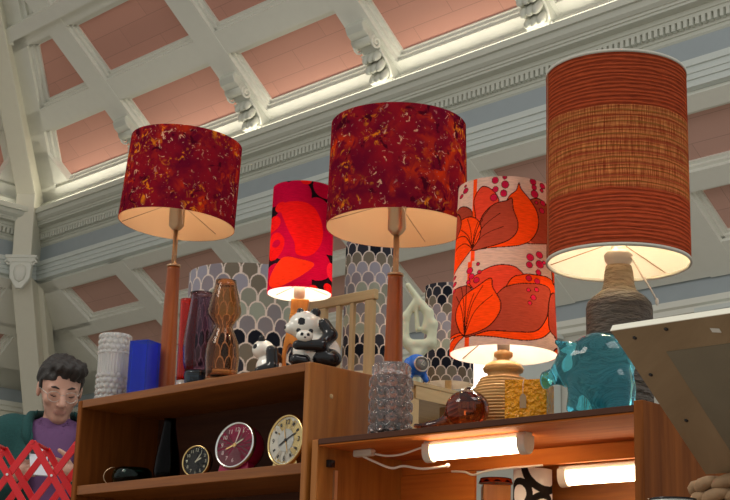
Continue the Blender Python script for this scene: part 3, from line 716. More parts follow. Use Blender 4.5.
def rough_pot_mat():
    mt, n, b = nt('rough_stoneware'); L = n.links.new; setp(b, Roughness=.6)
    tc = n.nodes.new('ShaderNodeTexCoord'); sp = n.nodes.new('ShaderNodeSeparateXYZ'); L(tc.outputs['Object'], sp.inputs[0])
    mp = n.nodes.new('ShaderNodeMapping'); mp.inputs['Scale'].default_value = (38, 38, 130); z = n.nodes.new('ShaderNodeTexNoise'); z.inputs['Scale'].default_value = 1; z.inputs['Detail'].default_value = 4; L(tc.outputs['Object'], mp.inputs[0]); L(mp.outputs[0], z.inputs[0])
    mr = n.nodes.new('ShaderNodeMapRange'); mr.inputs[1].default_value = .275; mr.inputs[2].default_value = .305; L(sp.outputs[2], mr.inputs[0])
    mx = n.nodes.new('ShaderNodeMix'); mx.data_type = 'RGBA'; mx.inputs[6].default_value = (.075, .055, .040, 1); mx.inputs[7].default_value = (.36, .26, .15, 1); L(mr.outputs[0], mx.inputs[0]); L(mx.outputs[2], b.inputs['Base Color'])
    bp = n.nodes.new('ShaderNodeBump'); bp.inputs['Strength'].default_value = 1; bp.inputs['Distance'].default_value = .012; L(z.outputs[0], bp.inputs['Height']); L(bp.outputs[0], b.inputs['Normal']); return mt
M['rough_pot'] = rough_pot_mat()
rl = empty('table_lamp', FR.P(.722, .215, ZR), 0, 'largest lamp, rough dark pottery base under a ribbed red shade with straw band', 'lamp')
rl.scale = (1, 1, 1.02)
MB().lathe([(.060, 0), (.066, .006), (.070, .03), (.072, .10), (.0725, .252), (.070, .264), (.060, .276), (.046, .286), (.038, .294), (.034, .308), (.031, .335), (.028, .348)], 56).build('pottery_base', 'rough_pot', rl)
MB().lathe([(.024, .345), (.024, .352), (.030, .360), (.032, .372), (.026, .38), (.016, .382), (.016, .400)], 28).build('lamp_holder', 'white_pl', rl)
so = shade(rl, .158, .158, .352, .790, 'straw', 'white_lining', nu=128, nv=40, zrot=0, rim=('trim_g', .007))
uvl = so.data.uv_layers.new(name='UVMap')
for l in so.data.loops:
    v_ = so.data.vertices[l.vertex_index].co; a_ = (math.atan2(v_.x, -v_.y)/(2*PI)+.5)
    uvl.data[l.index].uv = (a_, (v_.z-.352)/.438)
MB().box((-.1585*math.cos(.12), -.1605*math.sin(.12), .571), (.003, .008, .42)).build('seam', M['lampwood'], so)
ring_wire(rl, .157, .362, .400, 3, a0=2.75); bulb(rl, .44, 11, (1, .80, .50), 8)
b = MB(); b.tube([(.025, -.02, .365), (.045, -.035, .32), (.062, -.047, .285), (.073, -.05, .262)], .0022, 6); b.ell((.073, -.05, .26), (.004, .004, .008)); b.build('pull_cord', 'cable', rl)

# ------------------------------------------------------------ glassware on the bookcase
def hollow(outer, inner_off, base, top=None):
    """profile of an open vessel: up the outside, down the inside, closed floor"""
    pr = [(.0005, outer[0][1])]+list(outer)
    ins = [(max(.002, r-inner_off), z) for r, z in outer if z > base+outer[0][1]]
    return pr+[(r, z+.0005 if i == 0 else z) for i, (r, z) in enumerate(reversed(ins))]+[(max(.001, np.interp(base+outer[0][1], [q[1] for q in outer], [q[0] for q in outer])-inner_off), base+outer[0][1]), (.0005, base+outer[0][1])]
def vessel(name, outer, off, base, mat, loc, lab, cat, seg=48, fr=None, sx=1, sy=1, rz=0, group=None):
    return MB().lathe(hollow(outer, off, base), seg, cap=False, fr=fr, sx=sx, sy=sy).build(name, mat, None, loc, rz, label=lab, cat=cat, group=group)
M['clear'] = glass('clear_glass', (.95, .95, .93), .06, 1.45, .66)
M['clear_pink'] = glass('clear_pressed_glass', (1.0, .95, .95), .01, 1.45, .95)
M['cobalt'] = glass('cobalt_glass', (.015, .09, .95), .08, 1.4, .85)
M['redglass'] = glass('red_glass', (.85, .03, .004), .04, 1.4, .85)
M['plum'] = glass('smoky_plum_glass', (.46, .33, .42), .01, 1.3)
M['navyglass'] = glass('navy_glass', (.02, .05, .10), .03)
M['amberb'] = glass('amber_brown_glass', (.78, .50, .30), .01, 1.3)
M['amberd'] = glass('dark_amber_glass', (.30, .055, .010), .02)
M['turq'] = glass('turquoise_glass', (.16, .82, 1.0), .01, 1.36, .94, .4, 10)
M['greenglass'] = glass('dark_green_glass', (.05, .22, .16), .04, 1.3)
M['purpleglass'] = glass('dark_purple_glass', (.05, .015, .02), .03, 1.18)
M['amberc'] = glass('amber_resin', (1.0, .40, .010), .12, 1.35, .35, 1, 90)
# knobbly clear vase at the far left
def knob(P):
    pass
def bumpy(R, Hh, nrow, ncol, amp, z0=0, ribz=None, stag=False, taper=0, dim=0):
    b = MB(); nu, nv = ncol*12, max(14, nrow*14); v = []; f = []
    for i in range(nv+1):
        z = Hh*i/nv
        for k in range(nu):
            a = 2*PI*k/nu; fr = z/Hh*nrow; row = int(min(fr, nrow-1e-6)); y = (fr-row)-.5; x = (k/nu*ncol+(.5 if stag and row % 2 else 0)) % 1-.5
            if ribz and ribz[0] < z/Hh < ribz[1]: bump = amp*.45*abs(math.cos(x*2*PI))
            else: bump = amp*math.sqrt(max(0, 1-(x*x+y*y)/.235))-dim*amp*math.exp(-(x*x+y*y)/.022)
            r = R*(1-taper*abs(z/Hh-.5))+bump; v.append((r*math.cos(a), r*math.sin(a), z))
    for i in range(nv):
        for k in range(nu): k2 = (k+1) % nu; f.append((i*nu+k, i*nu+k2, (i+1)*nu+k2, (i+1)*nu+k))
    b.add(v, f, 0, True); ri = R-.006; o = len(b.v)
    vi = [(ri*math.cos(2*PI*k/nu), ri*math.sin(2*PI*k/nu), z) for z in (Hh, .012) for k in range(nu)]; b.v += vi
    for k in range(nu):
        k2 = (k+1) % nu; b.f.append((nv*nu+k, nv*nu+k2, o+k2, o+k)); b.f.append((o+k, o+k2, o+nu+k2, o+nu+k)); b.m += [0, 0]; b.sm += [True, True]
    b.f.append(tuple(o+nu+k for k in range(nu))); b.f.append(tuple(reversed(range(nu)))); b.m += [0, 0]; b.sm += [False, False]
    return b
bumpy(.0430, .195, 12, 16, .0055, ribz=(.40, .70), stag=True).build('glass_vase', 'clear', None, FL.P(-.908, .07, ZL), 0, label='clear glass vase with knobbly bands at the far left of the bookcase top', cat='vase')
# cobalt square vase: four walls round an open well
b = MB(); hw, hh, tk = .0315, .160, .007
def sqv(hw, z): return [(-hw, -hw, z), (hw, -hw, z), (hw, hw, z), (-hw, hw, z)]
vs = sqv(hw, 0)+sqv(hw, hh)+sqv(hw-tk, hh)+sqv(hw-tk, .012)
b.add(vs, [(3, 2, 1, 0)]+[(i, (i+1) % 4, (i+1) % 4+4, i+4) for i in range(4)]+[(i+4, (i+1) % 4+4, (i+1) % 4+8, i+8) for i in range(4)]+[(i+8, (i+1) % 4+8, (i+1) % 4+12, i+12) for i in range(4)]+[(12, 13, 14, 15)])
b.build('glass_vase', 'cobalt', None, FL.P(-.778, .082, ZL), FL.a+R_(18), bevel=.0015, label='square cobalt blue glass vase left of the first marbled lamp', cat='vase')
rv = empty('glass_vase', FL.P(-.615, .10, ZL), .2, 'slim red glass vase with clear foot right of the left lamp column', 'vase')
MB().lathe(hollow([(.021, .034), (.0215, .05), (.0235, .255), (.0235, .262)], .004, .006), 40, cap=False).build('body', 'redglass', rv)
MB().lathe([(.022, 0), (.0235, .004), (.0225, .018), (.021, .0335)], 40).build('clear_foot', 'clear', rv, label='thick clear glass foot')
dv = empty('glass_vase', FL.P(-.545, .09, ZL), 0, 'tall dark plum and navy glass vase bulging low, left of the amber vase', 'vase')
MB().lathe(hollow([(.036, .050), (.041, .075), (.0440, .11), (.0425, .145), (.037, .19), (.032, .235), (.030, .258), (.033, .268)], .005, .004), 48, cap=False).build('body', 'plum', dv)
MB().lathe([(.028, 0), (.031, .003), (.034, .02), (.0365, .04), (.0355, .0495)], 48).build('heavy_base', 'navyglass', dv, label='thick navy blue glass base')
vessel('glass_vase', [(.036, 0), (.040, .004), (.044, .04), (.0465, .075), (.043, .110), (.028, .145), (.0235, .158), (.030, .170), (.043, .188), (.0455, .200), (.039, .235), (.030, .268), (.028, .284)], .0045, .022, 'amberb', FL.P(-.435, .082, ZL), 'amber brown hourglass vase with pinched waist, between plum vase and small panda', 'vase')

# ------------------------------------------------------------ panda figurines
M['ceramic_w'] = plain('white_glaze', (.80, .76, .68), .12, 0); M['ceramic_w'].node_tree.nodes['Principled BSDF'].inputs['Coat Weight'].default_value = .6
M['ceramic_b'] = plain('black_glaze', (.012, .012, .014), .08)
M['ceramic_b'].node_tree.nodes['Principled BSDF'].inputs['Specular IOR Level'].default_value = .4
def prims_fn(pr, k):
    def fn(P):
        d = None
        for q in pr:
            e = sd_ell(P, q[1], q[2], q[4] if len(q) > 4 else None) if q[0] == 'e' else sd_cap(P, q[1], q[2], q[3][0], q[3][1])
            d = e if d is None else smin(d, e, k)
        return d
    return fn
def prims_col(pr, cols, spots=()):
    def fn(Cn):
        D_ = []
        for q in pr: D_.append(sd_ell(Cn, q[1], q[2], q[4] if len(q) > 4 else None) if q[0] == 'e' else sd_cap(Cn, q[1], q[2], q[3][0], q[3][1]))
        i = np.argmin(np.array(D_), 0); r = np.array(cols)[i]
        for c, rad, m_ in spots: r[np.linalg.norm((Cn-np.array(c))/np.array(rad), axis=-1) < 1] = m_
        return r
    return fn
# large panda: sits facing left, cuddling a cub. local -x is where it looks, -y toward the viewer
pr = [('e', (.014, .0, .042), (.054, .042, .046)), ('e', (-.013, 0, .103), (.040, .034, .033)), ('e', (-.046, -.006, .094), (.016, .016, .013)),
      ('e', (-.028, -.012, .132), (.008, .005, .009)), ('e', (.006, -.018, .131), (.012, .006, .011)),
      ('c', (.026, -.026, .104), (.040, -.034, .078), (.013, .015)), ('c', (.040, -.034, .078), (.018, -.046, .050), (.014, .013)), ('c', (.018, -.046, .050), (-.034, -.046, .048), (.0135, .011)),
      ('e', (.034, -.030, .024), (.033, .024, .022), None), ('c', (-.018, -.036, .014), (-.036, -.040, .016), (.014, .013)), ('c', (.03, .02, .08), (-.03, .03, .05), (.014, .012))]
cols = [0, 0, 0, 1, 1, 1, 1, 1, 1, 1, 1]
pp = FL.P(-.092, .085, ZL)
pd = empty('panda_figurine', pp, R_(8), 'large glazed panda figurine cuddling a cub at the right end of the bookcase', 'figurine')
sdf_obj('body', prims_fn(pr, .006), (-.075, -.07, -.002), (.075, .05, .145), .0024, ['ceramic_w', 'ceramic_b'], pd, colour=prims_col(pr, cols, [((-.026, -.028, .106), (.0085, .012, .0095), 1), ((-.057, -.008, .094), (.006, .008, .005), 1)]))
pr2 = [('e', (-.020, -.050, .068), (.019, .013, .014)), ('e', (-.034, -.052, .080), (.0055, .004, .0055)), ('e', (-.007, -.054, .080), (.0055, .004, .0055)), ('e', (-.016, -.042, .050), (.018, .012, .012))]
sdf_obj('cub', prims_fn(pr2, .003), (-.06, -.065, .035), (.01, -.02, .10), .0016, ['ceramic_w', 'ceramic_b'], pd, label='small panda cub held in its arms', colour=prims_col(pr2, [0, 1, 1, 1], [((-.027, -.0625, .070), (.004, .006, .0042), 1), ((-.013, -.0625, .070), (.004, .006, .0042), 1), ((-.020, -.064, .063), (.0028, .005, .002), 1)]))
# small panda, turned away to the left
pr3 = [('e', (.004, 0, .026), (.028, .024, .028)), ('e', (-.010, 0, .064), (.024, .022, .021)), ('e', (-.012, -.014, .085), (.007, .005, .009)), ('e', (-.012, .014, .084), (.007, .005, .008)),
       ('c', (.012, -.016, .058), (.016, -.022, .022), (.0125, .012)), ('c', (.016, -.022, .022), (-.012, -.024, .014), (.012, .010)), ('e', (.016, 0, .042), (.016, .022, .018))]
pd2 = empty('panda_figurine', FL.P(-.272, .10, ZL), R_(-5), 'small glazed panda figurine between the amber vase and the poppy lamp', 'figurine')
pd2.scale = (1.22, 1.22, 1.22); pd.scale = (1.12, 1.12, 1.1)
sdf_obj('body', prims_fn(pr3, .004), (-.05, -.045, -.002), (.045, .04, .10), .0022, ['ceramic_w', 'ceramic_b'], pd2, colour=prims_col(pr3, [0, 0, 1, 1, 1, 1, 1], [((-.026, -.016, .068), (.006, .008, .006), 1)]))

# ------------------------------------------------------------ clocks in the bookcase
M['face_b'] = plain('black_dial', (.015, .014, .013), .5); M['face_w'] = plain('ivory_dial', (.82, .78, .68), .5); M['face_r'] = plain('maroon_dial', (.20, .035, .055), .35, 0, 25, .5)
M['lume'] = plain('pale_numerals', (.62, .60, .46), .5); M['print_b'] = plain('dark_print', (.05, .045, .04), .5); M['sil'] = plain('satin_silver', (.55, .52, .46), .3, Metallic=.9)
M['redpl'] = plain('raspberry_plastic', (.34, .004, .05), .22); M['gold_hand'] = plain('gold_hands', (.85, .55, .22), .3, Metallic=.6); M['pinkwhite'] = plain('pale_pink_print', (.85, .62, .62), .4)
_font = {}
def text_mesh(ch, size):
    k = (ch, size)
    if k in _font: return _font[k]
    cu = bpy.data.curves.new('num', 'FONT'); cu.body = ch; cu.size = size; cu.align_x = 'CENTER'; cu.align_y = 'CENTER'; cu.resolution_u = 3; cu.extrude = .0002
    o = bpy.data.objects.new('num', cu); COL.objects.link(o); dg = bpy.context.evaluated_depsgraph_get(); me = bpy.data.meshes.new_from_object(o.evaluated_get(dg))
    r = ([tuple(v.co) for v in me.vertices], [tuple(p.vertices) for p in me.polygons]); bpy.data.objects.remove(o); _font[k] = r; return r
def dial_marks(b, R, items, size, y, mi=0):
    """numerals on a dial that lies in the local xz plane facing -y"""
    for ch, a, rr in items:
        vs, fs = text_mesh(ch, size); cx, cz = rr*R*math.sin(a), rr*R*math.cos(a)
        b.add([(x+cx, y-z, z_+cz) for (x, z_, z) in [(v[0], v[1], v[2]) for v in vs]], fs, mi)
def hand(b, L, wd, a, y, mi=0, tail=.15):
    d = (math.sin(a), math.cos(a)); n = (d[1], -d[0])
    q = [(-d[0]*L*tail-n[0]*wd*.5, y, -d[1]*L*tail-n[1]*wd*.5), (-d[0]*L*tail+n[0]*wd*.5, y, -d[1]*L*tail+n[1]*wd*.5), (d[0]*L*.8+n[0]*wd*.5, y, d[1]*L*.8+n[1]*wd*.5), (d[0]*L, y, d[1]*L), (d[0]*L*.8-n[0]*wd*.5, y, d[1]*L*.8-n[1]*wd*.5)]
    b.prism(q, (0, .0005, 0), mi)
def ylathe(b, pr, seg=48, mi=0, cap=True):
    """lathe about the local y axis: pr = (radius, y)"""
    t = MB(); t.lathe([(r, y) for r, y in pr], seg, cap=cap); b.add([(x, z, y) for x, y, z in t.v], t.f, mi, True); b.sm[-len(t.f):] = t.sm; return b
def clock(name, s, w, R, rz, tilt, body, rimm, face, lab, kind, dep):
    o = empty(name, FL.P(s, w, ZS+R*math.cos(tilt)+(.0145 if kind == 'drum' else .004)), 0, lab, 'clock'); o.rotation_euler = Matrix.Rotation(FL.a+rz, 3, 'Z').to_4x4().to_3x3().to_euler(); 
    rot = Matrix.Rotation(FL.a+rz, 3, 'Z') @ Matrix.Rotation(-tilt, 3, 'X'); o.rotation_euler = rot.to_euler()
    if kind == 'drum':
        b = MB(); ylathe(b, [(R*.99, .0), (R, .006), (R*.99, dep*.6), (R*.90, dep*.85), (R*.6, dep)]); b.build('case', body, o)
        b = MB(); b.prism([(-R*.72, .006, -R*.70), (R*.72, .006, -R*.70), (R*.80, .006, -R*1.12), (-R*.80, .006, -R*1.12)], (0, dep*.5, 0)); b.build('foot', body, o, bevel=.003)
    else:
        b = MB(); ylathe(b, [(R*.86, .0), (R*.96, .004), (R*.97, dep*.5), (R*.8, dep*.8), (R*.4, dep)]); b.build('case', body, o)
        for x in (-1, 1):
            b = MB(); b.prism([(x*R*.30, .002, -R*.88), (x*R*.62, .002, -R*.70), (x*R*.72, .002, -R*1.02), (x*R*.34, .002, -R*1.04)], (0, dep*.5, 0)); b.build('foot', rimm, o, bevel=.0015)
    b = MB(); ylathe(b, [(R*.90, -.002), (R*.93, -.006), (R*.99, -.005), (R*1.02, .0), (R*1.01, .006), (R*.90, .006)], cap=False); b.build('bezel', rimm, o)
    b = MB(); ylathe(b, [(.0005, .0), (R*.90, .0)], cap=False); fo = b.build('dial', face, o)
    y = -.0012; b = MB(); hb = MB()
    if kind == 'bell':
        dial_marks(b, R, [(c, i*PI/6, .68) for i, c in zip(range(12), ['12', '1', '2', '3', '4', '5', '6', '7', '8', '9', '10', '11'])], R*.27, y); b.build('numerals', 'lume', fo)
        hand(hb, R*.62, R*.07, R_(35), y*1.8); hand(hb, R*.45, R*.08, R_(62), y*2); hb.build('hand', 'lume', o)
    elif kind == 'drum':
        dial_marks(b, R, [(c, i*PI/6, .66) for i, c in zip([11, 0, 1, 10, 9, 8, 7, 6], ['11', '12', '1', '10', '9', '8', '7', '6'])], R*.25, y); b.build('numerals', 'pinkwhite', fo)
        hand(hb, R*.74, R*.05, R_(14), y*1.8); hb.build('hand', 'pinkwhite', o, label='pale minute hand'); hb = MB(); hand(hb, R*.50, R*.07, R_(60), y*2); hb.build('hand', 'lume', o)
        hb = MB(); hand(hb, R*.50, R*.06, R_(248), y*2.2); ylathe(hb, [(.0005, y*3), (R*.09, y*2.6), (R*.09, y)], 16, cap=False); hb.build('hand', 'gold_hand', o, label='gold alarm hand with round hub')
    else:
        ib = MB(); ylathe(ib, [(.0005, y*.6), (R*.44, y*.6)], cap=False); ib.build('inner_disc', 'sil', fo, label='silver inner disc')
        dial_marks(b, R, [(c, i*PI/2, .70) for i, c in zip(range(4), ['12', '3', '6', '9'])], R*.28, y)
        for i in range(12):
            if i % 3: 
                a = i*PI/6; d = Vector((math.sin(a), 0, math.cos(a))); n = Vector((d.z, 0, -d.x)); c = d*R*.68
                b.prism([c-n*R*.035-d*R*.06+Vector((0, y, 0)), c+n*R*.035-d*R*.06+Vector((0, y, 0)), c+n*R*.05+d*R*.07+Vector((0, y, 0)), c-n*R*.05+d*R*.07+Vector((0, y, 0))], (0, .0004, 0))
        b.build('numerals', 'print_b', fo)
        hand(hb, R*.62, R*.05, R_(65), y*1.8); hand(hb, R*.42, R*.07, R_(240), y*2); ylathe(hb, [(.0005, y*3), (R*.07, y*2.6), (R*.07, y)], 16, cap=False); hb.build('hand', 'print_b', o)
        hb = MB(); hand(hb, R*.55, R*.035, R_(160), y*1.9); hand(hb, R*.5, R*.035, R_(-15), y*1.9); hb.build('hand', 'gold_hand', o, label='thin gold alarm hand')
    b = MB(); b.lathe([(R*.89, 0), (R*.75, -.0022), (R*.4, -.0036), (.0005, -.004)], 40, cap=False); g = MB(); g.add([(x, z-.0045, y_) for x, y_, z in b.v], b.f, 0, True); g.build('crystal', 'lens', o)
    return o
clock('alarm_clock', -.520, .085, .043, R_(18), R_(4), 'black', 'gold', 'face_b', 'small black alarm clock with gold rim beside the dark purple vase', 'bell', .03)
clock('alarm_clock', -.352, .075, .062, R_(12), R_(10), 'redpl', 'chrome', 'face_r', 'round raspberry red alarm clock in the middle of the shelf', 'drum', .06)
clock('alarm_clock', -.140, .060, .065, R_(0), R_(5), 'gold', 'gold', 'face_w', 'ivory dial alarm clock with gold rim, nearest the right side panel', 'mantel', .03)
# dark tapering vase and green bowl
vessel('glass_vase', [(.030, 0), (.034, .004), (.0365, .035), (.033, .07), (.024, .12), (.0165, .165), (.018, .176)], .004, .02, 'purpleglass', FL.P(-.672, .105, ZS), 'dark purple bottle-shaped vase inside the bookcase, left of the clocks', 'vase', sy=.9)
gb = empty('glass_bowl', FL.P(-.835, .11, ZS), 0, 'low dark green glass bowl in the left corner of the shelf', 'bowl')
MB().lathe(hollow([(.035, 0), (.052, .010), (.058, .026), (.054, .043), (.046, .052)], .005, .010), 48, cap=False).build('bowl_body', 'greenglass', gb)
b = MB(); b.tube([(-.050-.030*math.sin(i*PI/8), 0, .028-.026*math.cos(i*PI/8)) for i in range(9)], .0014, 6); b.build('wire_handle', 'brass', gb)

# ------------------------------------------------------------ objects on the cabinet top
bv = bumpy(.0450, .138, 5, 12, .0085, dim=.55); 
bo = bv.build('glass_jar', 'clear_pink', None, FR.P(.192, .062, ZR), FR.a, label='clear bobbled glass jar covered in round bosses, front left of the cabinet', cat='jar')
tag(bumpy(.0385, .031, 1, 12, .009, dim=.55).build('bobbled_rim', 'clear_pink', bo, (0, 0, .1385)))
b = MB(); b.lathe([(.0425, .1375), (.046, .1365), (.046, .1385), (.0425, .1385)], 48, cap=False); b.build('neck_ring', 'clear_pink', bo)
# amber glass whale: round head and thin tail lying to the left
prw = [('e', (0, 0, .041), (.050, .044, .043)), ('c', (-.03, .0, .020), (-.085, .0, .008), (.022, .008)), ('c', (-.085, 0, .008), (-.125, .012, .007), (.007, .005)), ('c', (-.085, 0, .008), (-.12, -.015, .008), (.007, .005)), ('e', (.005, 0, .083), (.008, .008, .008))]
sdf_obj('glass_whale', prims_fn(prw, .012), (-.14, -.05, -.002), (.06, .05, .095), .0022, 'amberd', None, FR.P(.428, .054, ZR), R_(-30), label='dark amber glass whale paperweight with a tail trailing to the left', cat='paperweight')
# amber cube with a hanging tag
b = MB(); hw, hh, tk = .045, .084, .018
vs = sqv(hw, 0)+sqv(hw, hh)+sqv(hw-tk, hh)+sqv(hw-tk, hh-.03)
b.add(vs, [(3, 2, 1, 0)]+[(i, (i+1) % 4, (i+1) % 4+4, i+4) for i in range(4)]+[(i+4, (i+1) % 4+4, (i+1) % 4+8, i+8) for i in range(4)]+[(i+8, (i+1) % 4+8, (i+1) % 4+12, i+12) for i in range(4)]+[(12, 13, 14, 15)])
cbx = empty('amber_block', FR.P(.593, .062, ZR), FR.a+R_(26), 'square amber resin candle block with a small price tag', 'candle holder')
b.build('block', 'amberc', cbx, bevel=.002)
b = MB(); b.prism([(-.012, -.0470, .022), (.002, -.0470, .022), (.002, -.0470, .046), (-.002, -.0470, .052), (-.008, -.0470, .052), (-.012, -.0470, .046)], (0, .0006, 0)); tg = b.build('price_tag', plain('kraft_tag', (.33, .20, .10), .8), cbx)
b = MB(); b.tube([(-.005, -.0475, .050), (-.005, -.047, .075), (-.003, -.0458, .0845), (.001, -.03, .0855)], .0005, 5); b.build('string', 'cable', tg)
# turquoise glass pig
prp = [('e', (.010, 0, .108), (.072, .060, .066)), ('e', (.010, 0, .066), (.062, .056, .070)), ('e', (-.046, 0, .104), (.040, .044, .046)), ('c', (-.078, 0, .088), (-.100, 0, .078), (.019, .014)), ('e', (-.106, 0, .076), (.006, .0165, .0165)),
       ('c', (-.056, -.030, .140), (-.074, -.034, .150), (.012, .005)), ('c', (-.052, .030, .142), (-.066, .034, .150), (.012, .005)),
       ('c', (-.024, -.026, .06), (-.034, -.028, .012), (.028, .022)), ('c', (-.024, .026, .06), (-.034, .028, .012), (.028, .022)), ('c', (.048, -.026, .06), (.050, -.028, .012), (.032, .026)), ('c', (.048, .026, .06), (.050, .028, .012), (.032, .026)), ('c', (.082, 0, .120), (.090, .004, .112), (.008, .005))]
_pf = prims_fn(prp, .016)
def pigfn(P): return np.maximum(_pf(P), .0005-P[..., 2])
sdf_obj('glass_pig', pigfn, (-.125, -.08, -.003), (.105, .08, .18), .0032, 'turq', None, FR.P(.757, .070, ZR), R_(-18), label='large turquoise glass pig with snout pointing left', cat='figurine')

# ------------------------------------------------------------ pale oak table behind, with the scallop lamps
ZT = 1.360; TX0, TX1, TY0, TY1 = -1.50, -.195, .565, 1.14
tb = empty('wooden_table', FR.P(0, 0, 0), FR.a, 'tall pale wooden table behind the bookcase, carrying the scallop pattern lamps', 'table')
MB().bb((TX0, TY0, ZT-.012), (TX1, TY1, ZT)).build('tabletop', 'oak_y', tb, bevel=.002)
for nm, a, c in (('apron', (TX0+.01, TY0+.008, ZT-.048), (TX1-.01, TY0+.026, ZT-.0125)), ('apron', (TX0+.01, TY1-.026, ZT-.048), (TX1-.01, TY1-.008, ZT-.0125)), ('apron', (TX1-.02, TY0+.027, ZT-.048), (TX1-.002, TY1-.027, ZT-.0125)), ('apron', (TX0+.002, TY0+.027, ZT-.048), (TX0+.02, TY1-.027, ZT-.0125))):
    MB().bb(a, c).build(nm, 'oak_y' if a[0] < -1.4 and c[0] < -1.4 or a[0] > -.3 else 'oak_x', tb)
for x, y in ((TX0+.003, TY0+.002), (TX1-.043, TY0+.002), (TX0+.003, TY1-.042), (TX1-.043, TY1-.042), (TX1-.043, TY0+.175)):
    MB().bb((x, y, 0), (x+.04, y+.04, ZT-.0485)).build('leg', 'oak_v', tb, bevel=.002)
PALS = [(.30, .31, .26), (.36, .39, .33), (.27, .25, .27), (.20, .17, .20), (.045, .045, .06), (.018, .02, .03), (.16, .125, .09), (.22, .19, .15), (.30, .27, .31), (.36, .35, .42)]
def scallop(Rr, Hh, sw, shift, rows, line):
    """fish-scale print; sw = scale width in m; rows = palette index per row from the bottom"""
    rh = sw*.78; rr = np.random.RandomState(3+shift)
    N = int(round(2*PI*Rr/sw)); swp = 2*PI*Rr/N
    jit = rr.randint(-1, 2, (60, N))
    def fn(A, T):
        X = A*Rr; Y = T*Hh; c = np.zeros(X.shape+(3,)); done = np.zeros(X.shape, bool); r = swp*.5
        for j in range(-2, int(Hh/rh)+2):
            cy = j*rh; off = .5*swp*(j % 2); xi = np.round((X-off)/swp); dx = X-off-xi*swp; dy = Y-cy
            d = np.where(dy > 0, np.hypot(dx, dy*.9), np.abs(dx)); ins = (d <= r) & ~done & (dy > -1.5*swp)
            pal = np.array(PALS); jj = j+2
            idx = np.clip(rows[jj % len(rows)]+jit[jj % 60, (xi.astype(int)) % N], 0, len(PALS)-1)
            col = pal[idx]; edge = d > r*(1-line); col = np.where(edge[..., None], np.array((.78, .68, .62)), col)
            c[ins] = col[ins]; done |= ins
        return c
    return fn
M['scale_cloth'] = attr_cloth('scallop_print_cloth', .35, False)
def scallop_lamp(s, w, r, zb, h, sw, shift, rows, lab, e, nu, nv):
    o = empty('table_lamp', FR.P(s, w, ZT), 0, lab, 'lamp', 'scallop pattern lamps')
    zb -= ZT; b = MB(); hb = max(zb, .03)
    b.lathe([(r*.55, 0), (r*.58, .004), (r*.3, .012), (.010, .02), (.010, hb+.05), (.016, hb+.055), (.016, hb+.09)], 32); b.build('base', 'oak_v', o)
    shade(o, r, r*.985, zb, zb+h, 'scale_cloth', 'white_lining', scallop(r, h, sw, shift, rows, .15), nu, nv, zrot=.1*shift); ring_wire(o, r, zb+.01, hb+.07)
    bulb(o, hb+.12, e, (1, .85, .68), 5, .02); return o
scallop_lamp(-1.205, .855, .205, 1.47, .395, .060, 1, [8, 8, 7, 5, 6, 4, 3, 2, 1], 'wide lamp with grey scallop print shade behind the plum and amber vases', 1.2, 640, 160)
scallop_lamp(-.582, .80, .078, 1.450, .415, .041, 2, [1, 9, 8, 7, 5, 4, 2, 1, 2, 0], 'tall narrow scallop print lamp standing behind the slatted wooden frame', .5, 330, 260)
scallop_lamp(-.282, .83, .074, 1.395, .292, .034, 3, [9, 9, 7, 6, 5, 4, 2, 1], 'shorter scallop print lamp right of the pale green sculpture', .5, 330, 220)
# opal glass lamp
og = empty('opal_lamp', FR.P(-.305, .985, ZT), 0, 'glowing white opal glass lamp half hidden behind the ribbed tan base', 'lamp')
MB().lathe([(.035, 0), (.037, .004), (.028, .010), (.018, .024), (.0005, .026)], 32).build('foot', 'brass', og)
MB().lathe([(.0005, .026), (.022, .028), (.040, .040), (.050, .062), (.054, .09), (.054, .19), (.046, .196), (.0005, .197)], 40, cap=False).build('opal_shade', emit('opal_glow', (1, .93, .82), 1.6), og)
# slatted frame
sf = empty('slatted_frame', FR.P(-.640, .60, ZT), FR.a, 'pale wooden slatted frame standing behind the large panda and the bookcase end', 'frame')
MB().bb((0, 0, 0), (.068, .016, .262)).build('stile', 'oak_v', sf, bevel=.003); MB().bb((.2285, 0, 0), (.262, .016, .262)).build('stile', 'oak_v', sf, bevel=.003)
MB().bb((0, 0, .2625), (.268, .018, .293)).build('top_rail', 'oak_x', sf, bevel=.003); MB().bb((.0685, .001, .004), (.228, .015, .026)).build('bottom_rail', 'oak_x', sf)
for x in (.112, .168): MB().bb((x, .002, .0265), (x+.014, .014, .262)).build('slat', 'oak_v', sf)
# pale green openwork sculpture
M['jade'] = glass('pale_green_frosted', (.80, .83, .60), .35, 1.3, .2)
def scf(P):
    d = sd_cap(P, (.0, 0, .0), (.002, 0, .10), .014, .010); 
    for a, b_, r in (((-.002, 0, .09), (-.036, 0, .135), (.012, .013)), ((-.036, 0, .135), (-.036, 0, .20), (.013, .012)), ((-.036, 0, .20), (-.010, 0, .245), (.012, .009)), ((.004, 0, .09), (.040, 0, .128), (.012, .013)), ((.040, 0, .128), (.044, 0, .18), (.014, .013)), ((.044, 0, .18), (.014, 0, .235), (.012, .010)),
                     ((.020, 0, .225), (-.030, 0, .295), (.011, .008)), ((-.022, 0, .122), (.035, 0, .122), (.014, .014)), ((.022, 0, .165), (.034, 0, .215), (.012, .012)), ((.0, 0, .165), (-.006, 0, .235), (.007, .006))):
        d = smin(d, sd_cap(P, a, b_, *r), .010)
    d = smin(d, sd_ell(P, (0, 0, .0), (.028, .020, .008)), .006)
    return np.maximum(d, -P[..., 2])
sdf_obj('glass_sculpture', scf, (-.07, -.035, -.003), (.07, .035, .315), .0032, 'jade', None, FR.P(-.252, .655, ZT), R_(-8), label='pale green frosted openwork sculpture right of the middle lamp column', cat='sculpture')
